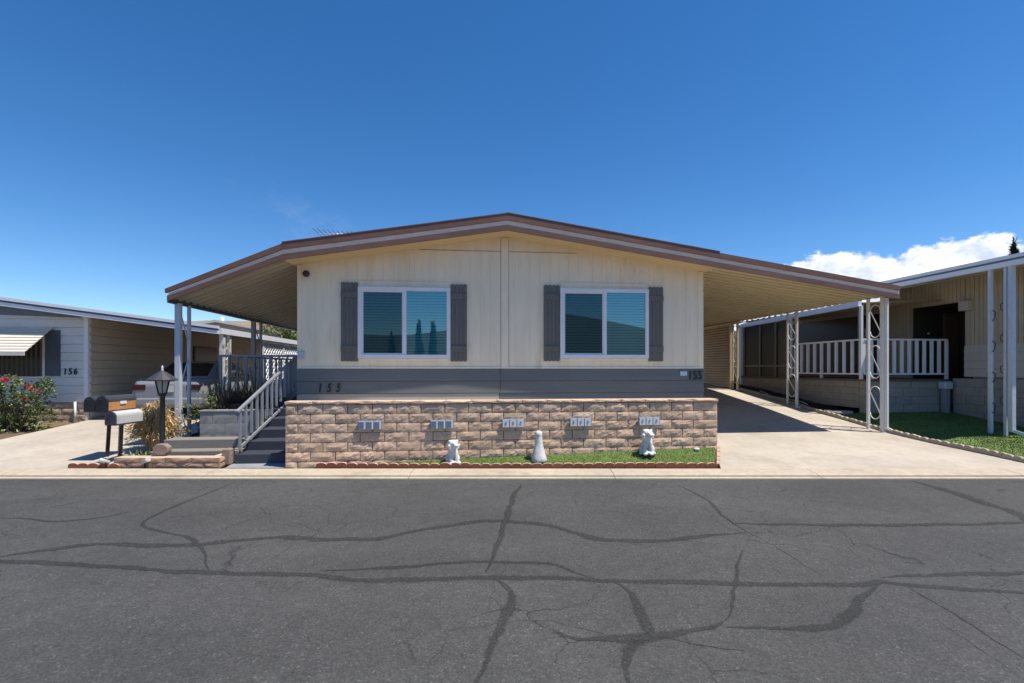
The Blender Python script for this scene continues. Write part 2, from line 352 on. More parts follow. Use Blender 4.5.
# asphalt street, crack sealant, gutter and kerb
rd = MB(); X = [-90] + steps(-12, 12, 1) + [90]; Yr = [-3.4,-1,1,3,5,6.96]
n = len(X)
rd.add([(x, y, 0) for y in Yr for x in X], [(j*n+i, j*n+i+1, (j+1)*n+i+1, (j+1)*n+i) for j in range(len(Yr)-1) for i in range(n-1)])
tag(rd.build('road', M['asphalt'], frame='W'), kind='structure')
CR = [
    (0.089, [(-4.56, 3.97), (-4.35, 4.07), (-4.12, 4.23), (-3.8, 4.38), (-3.26, 4.33), (-2.83, 4.35), (-2.54, 4.48), (-2.2, 4.54), (-1.8, 4.5), (-1.33, 4.5), (-1.12, 4.61), (-0.82, 4.79), (-0.44, 4.99), (-0.13, 5.04), (0.0, 5.0), (0.31, 4.91), (0.59, 4.7), (0.84, 4.5), (1.21, 4.45), (1.6, 4.5), (1.92, 4.61), (2.29, 4.67)]),
    (0.070, [(-4.64, 4.03), (-4.24, 3.98), (-3.79, 3.94), (-3.33, 3.88), (-2.87, 3.81), (-2.36, 3.76), (-1.88, 3.74), (-1.56, 3.7), (-1.23, 3.65), (-0.85, 3.62), (-0.47, 3.65), (-0.24, 3.67), (0.0, 3.67), (0.38, 3.65), (0.75, 3.61), (1.13, 3.61), (1.49, 3.58), (1.86, 3.56), (2.22, 3.55), (2.59, 3.55), (2.77, 3.59), (2.94, 3.53), (3.27, 3.48), (3.66, 3.43), (3.94, 3.39)]),
    (0.064, [(2.82, 3.66), (3.29, 3.72), (4.01, 3.76), (4.39, 3.77)]),
    (0.051, [(-1.52, 3.79), (-0.9, 3.86), (-0.51, 3.94), (0.0, 3.95), (0.21, 3.96), (0.37, 3.91), (0.51, 3.76), (0.68, 3.63)]),
    (0.040, [(-3.9, 6.77), (-3.91, 6.22), (-3.92, 5.59), (-3.9, 5.24), (-3.79, 4.94), (-3.59, 4.76), (-3.19, 4.61), (-2.94, 4.45), (-2.73, 4.23), (-2.56, 4.01), (-2.39, 3.79)]),
    (0.059, [(0.12, 6.65), (0.0, 5.84), (-0.09, 4.76), (-0.16, 4.12), (-0.2, 3.76)]),
    (0.069, [(-0.17, 3.68), (-0.05, 3.5), (-0.01, 3.25), (-0.06, 2.99), (-0.14, 2.73), (-0.18, 2.51), (-0.19, 2.35)]),
    (0.079, [(0.75, 3.61), (0.83, 3.47), (0.84, 3.29), (0.84, 3.05), (0.82, 2.91), (0.69, 2.78), (0.61, 2.59), (0.57, 2.35)]),
    (0.097, [(0.28, 2.87), (0.41, 2.83), (0.59, 2.84), (0.81, 2.88), (0.97, 2.91), (1.17, 2.95), (1.33, 3.03)]),
    (0.029, [(1.33, 3.03), (1.46, 3.18), (1.61, 3.47), (1.83, 3.87), (2.03, 4.23)]),
    (0.070, [(1.33, 2.97), (1.54, 2.95), (1.78, 2.95), (2.0, 2.99), (2.23, 3.15), (2.51, 3.39), (2.74, 3.58)]),
    (0.029, [(0.89, 2.86), (1.07, 2.78), (1.22, 2.73), (1.32, 2.72)]),
    (0.031, [(2.89, 3.51), (2.88, 3.25), (2.87, 2.99), (2.84, 2.78), (2.82, 2.56)]),
    (0.008, [(2.7, 3.05), (2.68, 2.86), (2.66, 2.66), (2.63, 2.47)]),
    (0.036, [(2.27, 6.59), (2.37, 5.98), (2.32, 5.43), (2.29, 5.0), (2.3, 4.7), (2.33, 4.56)]),
    (0.078, [(2.28, 4.97), (3.07, 4.91), (4.09, 4.91), (5.18, 4.97), (5.68, 5.07)]),
    (0.146, [(5.69, 6.83), (5.68, 6.27), (5.61, 5.67), (5.61, 5.39), (5.3, 4.82)]),
    (0.010, [(2.33, 4.56), (2.37, 4.16), (2.38, 3.81), (2.43, 3.67)]),
    (0.040, [(-5.48, 5.14), (-5.04, 5.07), (-4.74, 5.04), (-4.41, 5.14), (-4.26, 5.35)]),
]
cs = MB(); cov_ = []
rc = random.Random(5)
for ci, (w, pts) in enumerate(CR):
    w = w*1.5 if w > .02 else w*1.6
    P = [Vector((x, y)) for x, y in pts]; dense = []
    for i in range(len(P)-1):
        p0, p1, p2, p3 = P[max(i-1,0)], P[i], P[i+1], P[min(i+2,len(P)-1)]
        m = max(2, int((p2-p1).length/.04))
        for k in range(m):
            t = k/m
            dense.append(.5*((2*p1) + (p2-p0)*t + (2*p0-5*p1+4*p2-p3)*t*t + (3*p1-p0-3*p2+p3)*t**3))
    dense.append(P[-1]); vs = []
    for i, p in enumerate(dense):
        d = (dense[min(i+1,len(dense)-1)] - dense[max(i-1,0)]).normalized(); nn = Vector((-d.y, d.x))
        q = p + nn*(.03*noise.noise((p.x*2.2+ci*7, p.y*2.2, 3)) + .012*noise.noise((p.x*9, p.y*9, ci)))
        fade = min(1, i/18+.2, (len(dense)-1-i)/18+.2)
        wl = w/2*fade*(1+.5*noise.noise((p.x*5, p.y*5, ci+.5))+.25*noise.noise((p.x*19, p.y*19, ci)))
        wr = w/2*fade*(1+.5*noise.noise((p.x*5, p.y*5, ci+9.5))+.25*noise.noise((p.x*19, p.y*19, ci+4)))
        z = .0012 + ci*.00012
        vs += [(q.x-nn.x*wl, q.y-nn.y*wl, z), (q.x-nn.x*wl*.25, q.y-nn.y*wl*.25, z), (q.x+nn.x*wr*.25, q.y+nn.y*wr*.25, z), (q.x+nn.x*wr, q.y+nn.y*wr, z)]; cov_ += [0,1,1,0]
    cs.add(vs, [(4*i+k, 4*i+k+1, 4*i+k+5, 4*i+k+4) for i in range(len(dense)-1) for k in range(3)])
# sheets must face up
ob = cs.build('road_crack_sealant', M['seal'], frame='W'); tag(ob, kind='structure')
at_ = ob.data.attributes.new('cover', 'FLOAT', 'POINT'); at_.data.foreach_set('value', cov_)
bm = bmesh.new(); bm.from_mesh(ob.data)
for f in bm.faces:
    if f.normal.z < 0: f.normal_flip()
bm.to_mesh(ob.data); bm.free()
kb = MB()
prof = [(6.95,-.05),(6.95,.012),(7.02,.018),(7.03,.032),(7.10,.048),(7.36,.066),(7.36,-.05)]
xk = [-60] + steps(-13.5, 13.5, 3.0) + [60]
prof = [(7.045,-.05),(7.045,.030),(7.10,.048),(7.36,.066),(7.36,-.05)]
pan = [(6.93,-.05),(6.945,.012),(7.028,.018),(7.028,-.05)]
for a, b in zip(xk, xk[1:]): kb.prism_x(prof, a+.004, b-.004); kb.prism_x(pan, a+.004, b-.004)
tag(kb.build('kerb', M['gutter'], frame='W'), kind='structure')
tag(MB().box(-60,60,6.97,7.35,-.06,.010).build('kerb_joint_filler', M['mortar'], frame='W'), kind='structure')
tag(MB().box(-60,60,-3.9,-3.42,-.05,.11).build('far_kerb', M['gutter'], frame='W', bevel=.02), kind='structure')

# hills: a dry ridge behind the homes and one across the street, which the windows mirror
def hill(name, x0, x1, y0, y1, f, mat):
    X = steps(x0, x1, (x1-x0)/60); Y = steps(y0, y1, (y1-y0)/12)
    tag(grid(X, Y, f).build(name, mat, frame='W'), kind='structure')
def ridge(x, y):
    e = math.sin(math.pi*(y-250)/330)**1
    top = 33 + 9*math.exp(-((x+250)/110)**2) + 3*noise.noise((x*.012, 1, 0)) - 20*min(1, max(0, (x-40)/120))
    return -4 + max(0, e)*(top+4) + 1.5*noise.noise((x*.05, y*.05, 0))
hill('far_hill', -560, 300, 250, 580, ridge, M['dryland'])
M['hillscrub'] = pm('scrub hillside', (.060,.058,.036), .95, .35, .25, 8, .3, .03)
def ridge2(x, y):
    e = math.sin(math.pi*(-y-80)/160)
    top = 10 + 12*math.exp(-((x-52)/38)**2) + 4*math.exp(-((x+40)/50)**2) + 1.4*noise.noise((x*.04, 5, 0))
    return -3 + max(0, e)*(top+3)
hill('near_hill', -220, 260, -240, -80, ridge2, M['hillscrub'])

# ------------------------------------------------------------------ camera, light, sky
cam = bpy.data.cameras.new('camera'); co = bpy.data.objects.new('camera', cam); COL.objects.link(co)
co.location = (0,0,1.6); co.rotation_euler = (math.pi/2,0,0)
cam.sensor_width = 36; cam.lens = 480/1024*36; cam.shift_y = (368.5-341.5)/1024; cam.clip_end = 3000; cam.clip_start = .05
sc.camera = co
sd = Vector((.408,-.143,1)).normalized()
sl = bpy.data.lights.new('sun', 'SUN'); so = bpy.data.objects.new('sun', sl); COL.objects.link(so)
so.rotation_euler = sd.to_track_quat('Z','Y').to_euler(); so.location = (6,-2,15)
sl.energy = 4.6; sl.angle = math.radians(.5); sl.color = (1,.945,.85)
wd = bpy.data.worlds.new('World'); sc.world = wd; wd.use_nodes = True
nt = wd.node_tree; nt.nodes.clear(); L = nt.links
out = node(nt, 'ShaderNodeOutputWorld'); bg = node(nt, 'ShaderNodeBackground'); bg.inputs[1].default_value = .118
L.new(bg.outputs[0], out.inputs[0])
sky = node(nt, 'ShaderNodeTexSky', sky_type='NISHITA'); sky.sun_disc = False
sky.sun_elevation = math.asin(sd.z); sky.sun_rotation = math.atan2(sd.x, sd.y)
sky.altitude = 400; sky.air_density = .85; sky.dust_density = .0; sky.ozone_density = 2.5
tc = node(nt, 'ShaderNodeTexCoord'); sp = node(nt, 'ShaderNodeSeparateXYZ'); L.new(tc.outputs['Generated'], sp.inputs[0])
def mth(op, a, b=None, clamp=False):
    k = node(nt, 'ShaderNodeMath', operation=op); k.use_clamp = clamp
    for i, x in enumerate((a, b)):
        if x is None: continue
        if isinstance(x, (int, float)): k.inputs[i].default_value = x
        else: L.new(x, k.inputs[i])
    return k.outputs[0]
az = mth('MULTIPLY', mth('ARCTAN2', sp.outputs[0], sp.outputs[1]), 180/math.pi)
el = mth('MULTIPLY', mth('ARCSINE', sp.outputs[2]), 180/math.pi)
# cumulus bank: its top edge by compass bearing, frayed by noise
cr = node(nt, 'ShaderNodeFloatCurve'); cv = cr.mapping.curves[0]
L.new(mth('DIVIDE', az, 120, True), cr.inputs[1])
pts = [(0,0),(21,.2),(24.5,.73),(28,.80),(32,.86),(35,.87),(38,.85),(41.5,.87),(45,.82),(52,.72),(70,.5),(95,.3),(120,.0)]
cv.points[0].location = (0,0); cv.points[1].location = (1,0)
for a, h in pts[1:-1]: cv.points.new(a/120, h)
cr.mapping.update()
top = mth('SUBTRACT', mth('MULTIPLY', cr.outputs[0], 14), .9)
mp = node(nt, 'ShaderNodeMapping'); mp.inputs['Scale'].default_value = (1,1,1.5); L.new(tc.outputs['Generated'], mp.inputs[0])
def cn(off, s, d, r=.55):
    ad = node(nt, 'ShaderNodeVectorMath', operation='ADD'); L.new(mp.outputs[0], ad.inputs[0]); ad.inputs[1].default_value = off
    k = node(nt, 'ShaderNodeTexNoise'); k.inputs['Scale'].default_value = s; k.inputs['Detail'].default_value = d; k.inputs['Roughness'].default_value = r
    L.new(ad.outputs[0], k.inputs['Vector']); return k.outputs['Fac']
def dens(off, d=9):
    a = mth('MULTIPLY', mth('SUBTRACT', cn(off, 11, d, .62), .5), 6.5)
    return mth('ADD', mth('SUBTRACT', top, el), a)
d0 = dens((0,0,0))
cov = node(nt, 'ShaderNodeMapRange', interpolation_type='SMOOTHSTEP'); cov.inputs[1].default_value = -.05; cov.inputs[2].default_value = .6; L.new(d0, cov.inputs[0])
# lit side: less cloud towards the sun (up and to the right) means brighter
d1 = dens((.010,-.006,.022), 7)
lit = node(nt, 'ShaderNodeMapRange', interpolation_type='SMOOTHSTEP'); lit.inputs[1].default_value = -1.1; lit.inputs[2].default_value = 1.0; L.new(mth('SUBTRACT', d0, d1), lit.inputs[0])
thick = node(nt, 'ShaderNodeMapRange', interpolation_type='SMOOTHSTEP'); thick.inputs[1].default_value = 2; thick.inputs[2].default_value = 8; thick.inputs[3].default_value = 1; thick.inputs[4].default_value = .62; L.new(d0, thick.inputs[0])
cl = node(nt, 'ShaderNodeMix', data_type='RGBA'); L.new(mth('MULTIPLY', lit.outputs[0], thick.outputs[0]), cl.inputs[0])
cl.inputs[6].default_value = (4.3,4.9,5.9,1); cl.inputs[7].default_value = (8.8,8.7,8.6,1)
# thin high wisps
w = cn((3,1,0), 3.2, 8, .65)
wz = node(nt, 'ShaderNodeMapRange', interpolation_type='SMOOTHSTEP'); wz.inputs[1].default_value = .56; wz.inputs[2].default_value = .8; wz.inputs[4].default_value = .22; L.new(w, wz.inputs[0])
lo = node(nt, 'ShaderNodeMapRange'); lo.inputs[1].default_value = 24; lo.inputs[2].default_value = 10; L.new(el, lo.inputs[0])
sk = node(nt, 'ShaderNodeHueSaturation'); sk.inputs['Saturation'].default_value = 1.30; sk.inputs['Hue'].default_value = .5025; sk.inputs['Value'].default_value = 1.0; L.new(sky.outputs[0], sk.inputs['Color'])
wx = node(nt, 'ShaderNodeMix', data_type='RGBA'); L.new(mth('MULTIPLY', wz.outputs[0], lo.outputs[0]), wx.inputs[0]); L.new(sk.outputs[0], wx.inputs[6]); wx.inputs[7].default_value = (6.5,6.6,6.8,1)
fx = node(nt, 'ShaderNodeMix', data_type='RGBA'); L.new(cov.outputs[0], fx.inputs[0]); L.new(wx.outputs[2], fx.inputs[6]); L.new(cl.outputs[2], fx.inputs[7])
L.new(fx.outputs[2], bg.inputs[0])
vs_ = sc.view_settings; vs_.view_transform = 'Standard'; vs_.look = 'None'; vs_.gamma = 1; vs_.exposure = 0.45; vs_.use_curve_mapping = False
sc.cycles.max_bounces = 8; sc.cycles.transparent_max_bounces = 12; sc.cycles.use_denoising = True
# ------------------------------------------------------------------ helpers for building pieces
def band(mb, uA, zA, uB, zB, v0, v1, hA, hB=None):    # sloping board: top edge zA..zB, height hA..hB
    hB = hA if hB is None else hB
    return mb.prism_y([(uA,zA-hA),(uB,zB-hB),(uB,zB),(uA,zA)], v0, v1)
def corr(mb, u0, z0, u1, z1, v0, v1, per=.23, dep=.045, th=.006):
    pr = []; v = v0
    while v < v1:
        for a, d in ((0,0),(.50,0),(.54,dep),(.92,dep),(.96,0)):
            if v+a*per < v1 and a < 1: pr.append((v+a*per, d))
        v += per
    n = len(pr); vs = []
    for v, d in pr:
        vs += [(u0,v,z0+d),(u1,v,z1+d),(u0,v,z0+d+th),(u1,v,z1+d+th)]
    fs = []
    for i in range(n-1):
        a, b = i*4, i*4+4
        fs += [(a, b, b+1, a+1), (a+2, a+3, b+3, b+2), (a, a+2, b+2, b), (a+1, b+1, b+3, a+3)]
    fs += [(0,1,3,2), (4*n-4, 4*n-2, 4*n-1, 4*n-3)]
    return mb.add(vs, fs)
def scrolls(parent, u, va, vb, zb, zt_, mat, n=3, r=.011):
    """reversed-S rods between the two legs at v=va (front) and v=vb (back)"""
    H_ = (zt_-zb)/n
    for k in range(n):
        z0 = zb + k*H_ + H_*.08; z1 = zb + (k+1)*H_ - H_*.12
        w = vb - va; R = w*.42; vm = (va+vb)/2; zc1 = z1-R; zc0 = z0+R; path = []
        for i in range(9):
            t = math.pi*i/8; path.append((u, vm-math.cos(t)*R, zc1+math.sin(t)*R))     # over the top, front to back
        for i in range(9):
            t = math.pi*i/8; path.append((u, vm-math.cos(t)*R, zc0-math.sin(t)*R))     # under the foot, front to back
        MB().tube(path[:9]+path[9:], r, 6).build('scroll', mat, parent)
def numerals(s, size, mat, parent, o, ext=.006, shear=0, sx=1.0, step=.1):
    """numerals on a wall that faces -v, lower left corner at o; each digit is an object"""
    for i, ch in enumerate(s):
        cu = bpy.data.curves.new('numeral', 'FONT'); cu.body = ch; cu.size = size; cu.extrude = ext; cu.shear = shear; cu.offset = size*.012
        t = bpy.data.objects.new('numeral_curve', cu); COL.objects.link(t)
        me = bpy.data.meshes.new_from_object(t.evaluated_get(bpy.context.evaluated_depsgraph_get()))
        bpy.data.objects.remove(t)
        me.transform(Matrix.Rotation(math.pi/2, 4, 'X') @ Matrix.Diagonal((sx,1,1,1)))
        po = ORI[parent.name]; me.transform(Matrix.Translation((o[0]+i*step-po[0], o[1]-po[1], o[2]-po[2])))
        me.materials.clear(); me.materials.append(mat)
        ob = bpy.data.objects.new('numeral', me); COL.objects.link(ob); ob.parent = parent; ORI[ob.name] = po
def split_block(mb, u0, u1, z0, z1, vf, dv, bulge=.022, rng=random, axis='u', gap=.006, flip=1):
    rf = min(1, bulge/.012)
    """one split-face block: rough front face on a grid, plain sides"""
    nu, nz_ = 9, 5; sd_ = rng.random()*100; vs = []
    tilt = rng.uniform(-.008,.008); bl = bulge*rng.uniform(.75,1.35)
    def P(a, b, c):
        return (a, b, c) if axis == 'u' else (b, a, c)
    a0, a1, b0, b1 = u0+gap, u1-gap, z0+gap*.7, z1-gap*.7
    for j in range(nz_):
        for i in range(nu):
            x = a0+(a1-a0)*i/(nu-1); z = b0+(b1-b0)*j/(nz_-1)
            ex = min(i, nu-1-i)/2; ez = min(j, nz_-1-j)/1.4
            e = min(1, ex, ez)
            d = e*bl*(.85+.7*noise.noise((x*5+sd_, z*9, sd_))) + .010*rf*noise.noise((x*22+sd_, z*22, sd_)) + rf*tilt*(i/(nu-1)-.5)
            if e == 0: d = .004*noise.noise((x*30, z*30, sd_))
            vs.append(P(x + (0 if 0 < i < nu-1 else .004*noise.noise((z*20, sd_, 1))), vf - d*flip, z + (0 if 0 < j < nz_-1 else .005*noise.noise((x*14, sd_, 2)))))
    fs = [(j*nu+i, j*nu+i+1, (j+1)*nu+i+1, (j+1)*nu+i) for j in range(nz_-1) for i in range(nu-1)]
    if flip*(1 if axis == 'u' else -1) < 0: fs = [f[::-1] for f in fs]
    n0 = len(vs)
    for (i, j) in ((0,0),(nu-1,0),(nu-1,nz_-1),(0,nz_-1)):
        x = a0 if i == 0 else a1; z = b0 if j == 0 else b1
        vs.append(P(x, vf+dv*flip, z))
    rim = [list(range(nu)), [j*nu+nu-1 for j in range(nz_)], [(nz_-1)*nu+i for i in range(nu-1,-1,-1)], [j*nu for j in range(nz_-1,-1,-1)]]
    for k, r in enumerate(rim):
        fs.append(tuple(r[::-1]) + (n0+k, n0+(k+1)%4))
    mb.add(vs, fs, False)
def block_run(mb, u0, u1, z0, courses, vf, dv, L=.375, hgt=.145, bulge=.022, rng=random, axis='u', flip=1, gap=.006):
    for c in range(courses):
        off = 0 if c % 2 else L/2; u = u0; first = True
        while u < u1-.01:
            w = (L-off if first and off else L); first = False
            e = min(u+w, u1)
            if u1-e < L*.3: e = u1
            split_block(mb, u, e, z0+c*hgt, z0+(c+1)*hgt, vf, dv, bulge, rng, axis, gap, flip); u = e

# ================================================================== the mobile home (number 155)
VH, VF = 9.65, 9.10
UL, UR, UA = -3.20, 5.0, .82
ZA = 4.25                                 # wall top at the ridge
def zw(u): return ZA - .155*(UA-u) if u < UA else ZA - .140*(u-UA)
home = thing('mobile_home', 'cream double-wide mobile home numbered 155 with charcoal shutters above the tan block wall', 'house', (.9,9.65,.9))
# grooved front panel
fr = MB(); r1 = random.Random(3); u = UL+.13; gro = []
while u < UR-.13:
    u += r1.choice((.10,.2,.2,.2,.3))
    if not (UA-.1 < u < UA+.1): gro.append(u)
cuts = [UL] + [g for g in gro if g < UR-.13] + [UR]
def strip(a, b, v):
    k = [a] + ([UA] if a < UA < b else []) + [b]
    for p, q in zip(k, k[1:]):
        fr.hexa([(p,v,1.6),(q,v,1.6),(q,v+.1,1.6),(p,v+.1,1.6),(p,v,zw(p)),(q,v,zw(q)),(q,v+.1,zw(q)),(p,v+.1,zw(p))])
for a, b in zip(cuts, cuts[1:]):
    strip(a, b-.006, VH); strip(b-.006, b, VH+.005)
fr.box(UL, UL+.1, VH+.1, 24, .7, zw(UL)); fr.box(UR-.1, UR, VH+.1, 24, .7, zw(UR)); fr.box(UL+.1, UR-.1, 23.9, 24, .7, 3.6)
wall = fr.build('wall', M['cream'], home)
tr = MB()
tr.hexa([(UA-.075,VH-.016,1.63),(UA+.075,VH-.016,1.63),(UA+.075,VH-.001,1.63),(UA-.075,VH-.001,1.63)] + [(UA-.075,VH-.016,zw(UA)-.02),(UA+.075,VH-.016,zw(UA)-.02),(UA+.075,VH-.001,zw(UA)-.02),(UA-.075,VH-.001,zw(UA)-.02)])
tr.box(UL-.006, UL+.07, VH-.016, VH-.001, 1.63, zw(UL)-.03); tr.box(UR-.11, UR+.006, VH-.016, VH-.001, 1.63, zw(UR)-.03)
tr.box(UL-.006, UR+.006, VH-.02, VH-.001, 1.60, 1.63)
tr.build('trim', M['cream'], wall, bevel=.003)
MB().box(UA-.084,UA-.076,VH-.003,VH+.004,1.63,zw(UA)-.03).box(UA+.076,UA+.084,VH-.003,VH+.004,1.63,zw(UA)-.03).build('trim_shade_line', M['timber'], wall)  # dark strips painted as shadow lines along both sides of the trim
MB().box(-.9,UA-.08,VH-.004,VH+.002,3.955,3.963).box(UA+.08,2.3,VH-.004,VH+.002,3.955,3.963).build('seam', M['mortar'], wall)
sk = MB()
for i, (a, b) in enumerate(((1.345,1.598),(1.10,1.345),(.855,1.10),(.7,.855))):
    if i == 2: continue
    sk.prism_x([(VH-.034,a+.014),(VH+.1,a+.014),(VH+.1,b),(VH-.014,b)], UL-.01, UR+.01); sk.box(UL,UR,VH-.006,VH+.1,a,a+.014)
skirt = sk.build('skirting', M['skirt'], home)
M['bareskirt'] = pm('unpainted lower skirting', (.40,.35,.29), .6, .06, 4, 6, .08, .7, stretch=(.5,3,4))
for u0_, u1_, mm_ in ((UL-.01, .70, M['bareskirt']), (.704, UR+.01, M['skirt'])):
    MB().prism_x([(VH-.034,.869),(VH+.1,.869),(VH+.1,1.10),(VH-.014,1.10)], u0_, u1_).build('skirting_board', mm_, skirt)
MB().box(UA-.09,UA-.082,VH-.036,VH-.005,1.10,1.60).build('seam', M['mortar'], skirt)
numerals('155', .235, M['number'], skirt, (-2.82,VH-.042,1.145), .008, .18, .72, .172)
numerals('155', .255, M['number'], skirt, (4.655,VH-.042,1.372), .008, .05, .78, .108)
MB().box(4.49,4.64,VH-.036,VH-.029,1.45,1.54).build('address_plate', pm('pale blue plate', (.42,.50,.62), .4, .05), skirt)
# roof: two slopes, then layered fascia on the front edge
KL, KR = -3.29, 5.06
def zf(u): return 4.235 - .160*(UA-u) if u < UA else 4.235 - .148*(u-UA)    # underside of the fascia
ro = MB(); up = .27
for a, b in ((KL, UA), (UA, KR)):
    ro.hexa([(a,VF+.03,zf(a)+.05),(b,VF+.03,zf(b)+.05),(b,24.4,zf(b)+.05),(a,24.4,zf(a)+.05),
             (a,VF+.03,zf(a)+up),(b,VF+.03,zf(b)+up),(b,24.4,zf(b)+up),(a,24.4,zf(a)+up)])
roof = ro.build('roof', M['shingle'], home)
so_ = MB()
for a, b in ((KL, UA), (UA, KR)):
    so_.hexa([(a,VF+.035,zf(a)+.018),(b,VF+.035,zf(b)+.018),(b,VH+.1,zf(b)+.018),(a,VH+.1,zf(a)+.018),
             (a,VF+.035,zf(a)+.045),(b,VF+.035,zf(b)+.045),(b,VH+.1,zf(b)+.045),(a,VH+.1,zf(a)+.045)])
so_.build('soffit', M['soffit'], home)
fb = MB(); fp = MB()
for a, b in ((KL, UA), (UA, KR)):
    band(fb, a, zf(a)+.100, b, zf(b)+.100, VF-.012, VF+.03, .10)
    band(fp, a, zf(a)+.185, b, zf(b)+.185, VF, VF+.03, .083)
    band(fb, a, zf(a)+.305, b, zf(b)+.305, VF-.022, VF+.05, .118)
band(fb, KL, zf(KL)+.325, UA, zf(UA)+.325, VF-.03, VF+.12, .018); band(fb, UA, zf(UA)+.332, KR, zf(KR)+.325, VF-.03, VF+.12, .018)
fa = fb.build('fascia', M['brown'], home); fp.build('fascia_band', M['pinkwhite'], fa)
# windows: frame, sliding sashes with glass, blinds behind
def window(u0, u1, z0, z1, lab=None):
    f = MB(); v0, v1 = VH-.062, VH-.001; t = .075; um = (u0+u1)/2 - .0
    f.box(u0,u1,v0,v1,z0,z0+t); f.box(u0,u1,v0,v1,z1-t,z1); f.box(u0,u0+t,v0,v1,z0+t,z1-t); f.box(u1-t,u1,v0,v1,z0+t,z1-t)
    f.box(um-.038,um+.038,v0+.008,v1,z0+t,z1-t)
    w = f.build('window', M['vinyl'], home, bevel=.006)
    s = MB()      # the sliding sash on the left sits deeper and has its own thin rails
    a0, a1 = u0+t, um-.038
    s.box(a0,a1,v0+.03,v1,z0+t,z0+t+.028); s.box(a0,a1,v0+.03,v1,z1-t-.028,z1-t); s.box(a0,a0+.03,v0+.03,v1,z0+t+.028,z1-t-.028); s.box(a1-.014,a1,v0+.03,v1,z0+t+.028,z1-t-.028)
    s.build('sash', M['vinyl'], w)
    for g0, g1, vv in ((a0+.03, a1-.014, v0+.040), (um+.038, u1-t, v0+.022)):
        MB().add([(g0,vv,z0+t),(g1,vv,z0+t),(g1,vv,z1-t),(g0,vv,z1-t)], [(0,1,2,3)]).build('pane', M['glass'], w)
    b = MB(); z = z0+t+.01
    while z < z1-t-.01:
        for g0, g1 in ((a0+.03,a1-.014),(um+.039,u1-t)):
            b.add([(g0,VH-.016,z),(g1,VH-.016,z),(g1,VH-.008,z+.048),(g0,VH-.008,z+.048)], [(0,1,2,3)])
        z += .055
    b.build('blind', M['blind'], w)
    MB().add([(a0+.03,v0+.034,z0+t+.028),(a1-.014,v0+.034,z0+t+.028),(a1-.014,v0+.034,z1-t-.028),(a0+.03,v0+.034,z1-t-.028)], [(0,1,2,3)]).build('insect_screen', M['insect'], w)
    MB().box(u0+t+.001,u1-t-.001,VH-.0055,VH-.0015,z0+t+.001,z1-t-.001).build('dark_backing', M['carglass'], w)
    MB().box(u0+.01, u1-.01, VH-.020, VH-.001, z0-.105, z0-.004).build('sill_board', M['cream'], w, bevel=.003)
    MB().box(u0+.01, u1-.01, VH-.020, VH-.001, z1+.004, z1+.115).build('head_board', M['cream'], w, bevel=.003)
    return w
window(-2.06, -.268, 1.80, 3.20); window(1.945, 3.805, 1.81, 3.235)
def shutter(u0, u1, z0, z1):
    s = MB(); n = 4; w = (u1-u0)/n
    for k in range(n):
        a, b = u0+k*w+.003, u0+(k+1)*w-.003; m = (a+b)/2
        s.prism_y([(a,z0+.012),(m,z0),(b,z0+.012),(b,z1-.016),(b-.016,z1-.004),(m,z1),(a+.016,z1-.004),(a,z1-.016)], VH-.032, VH-.001)
    s.box(u0+.005,u1-.005,VH-.024,VH-.002,z0+.04,z1-.04)
    for zz in (z0+.20, z1-.30): s.box(u0+.001,u1-.001,VH-.052,VH-.0325,zz,zz+.115)
    return s.build('shutter', M['shutter'], home, bevel=.004)
for a in ((-2.385,-2.065,1.735,3.285),(-.262,.06,1.735,3.28),(1.61,1.938,1.745,3.30),(3.812,4.125,1.745,3.295)): shutter(*a)
lg = MB(); lg.lathe([(.045,0),(.062,.02),(.066,.05),(.05,.085),(.02,.1)], 0, 0, 18)
lg.v = [(-3.03+x, VH-.001-z, 3.43+y) for x, y, z in lg.v]
lg.build('porch_lamp', M['black'], wall)
for uu, zz in ((1.5, zf(1.5)+.195),(1.56, zf(1.56)+.195)):
    pass
MB().box(UL+.02,UL+.14,VH-.06,VH-.002,1.78,1.93).build('outlet_box', M['greywhite'], wall, bevel=.01)

# antenna on the roof
an = thing('tv_antenna', 'thin metal television antenna on a short mast over the brown roof', 'antenna', (-3.1,12.2,3.85))
MB().tube([(-3.1,12.2,3.8),(-3.1,12.2,4.92)], .016, 6).build('mast', M['silver'], an)
MB().tube([(-3.62,12.2,4.90),(-2.68,12.2,4.93)], .011, 6).build('boom', M['silver'], an)
for k in range(9):
    u_ = -3.56+k*.105; l_ = .42-.022*k
    MB().tube([(u_,12.2-l_,4.915),(u_,12.2+l_,4.915)], .006, 5).build('element', M['darkgrey'], an)

# ================================================================== carport on the right
carport = thing('carport', 'brown edged carport roof on white scroll posts over the right driveway', 'carport', (8.88,9.4,.24))
CR_U = 8.98; zin, zout = 3.90, 3.12
def zc(u): return zf(KR) - (zf(KR)-3.04)*(u-KR)/(CR_U-KR)
m = MB(); corr(m, UR+.004, zc(UR)+.06, CR_U-.0, 3.135, VF+.03, 18.2, .23, .06)
m.build('roof_pan', M['pan_tan'], carport)
fb = MB(); fp = MB()
band(fb, KR, zc(KR)+.098, CR_U, zc(CR_U)+.098, VF-.010, VF+.028, .098)
band(fp, KR, zc(KR)+.180, CR_U, zc(CR_U)+.172, VF+.002, VF+.028, .081, .073)
band(fb, KR, zc(KR)+.292, CR_U, zc(CR_U)+.270, VF-.020, VF+.045, .110, .096)
fa = fb.build('fascia', M['brown'], carport); fp.build('fascia_band', M['pinkwhite'], fa)
MB().box(CR_U+.002, CR_U+.022, VF+.05, 18.2, 3.150, 3.26).build('drip_edge', M['brown'], carport)
MB().box(8.84, 8.92, 14.7, 18.1, 3.06, 3.125).build('beam', M['pan_tan'], carport)
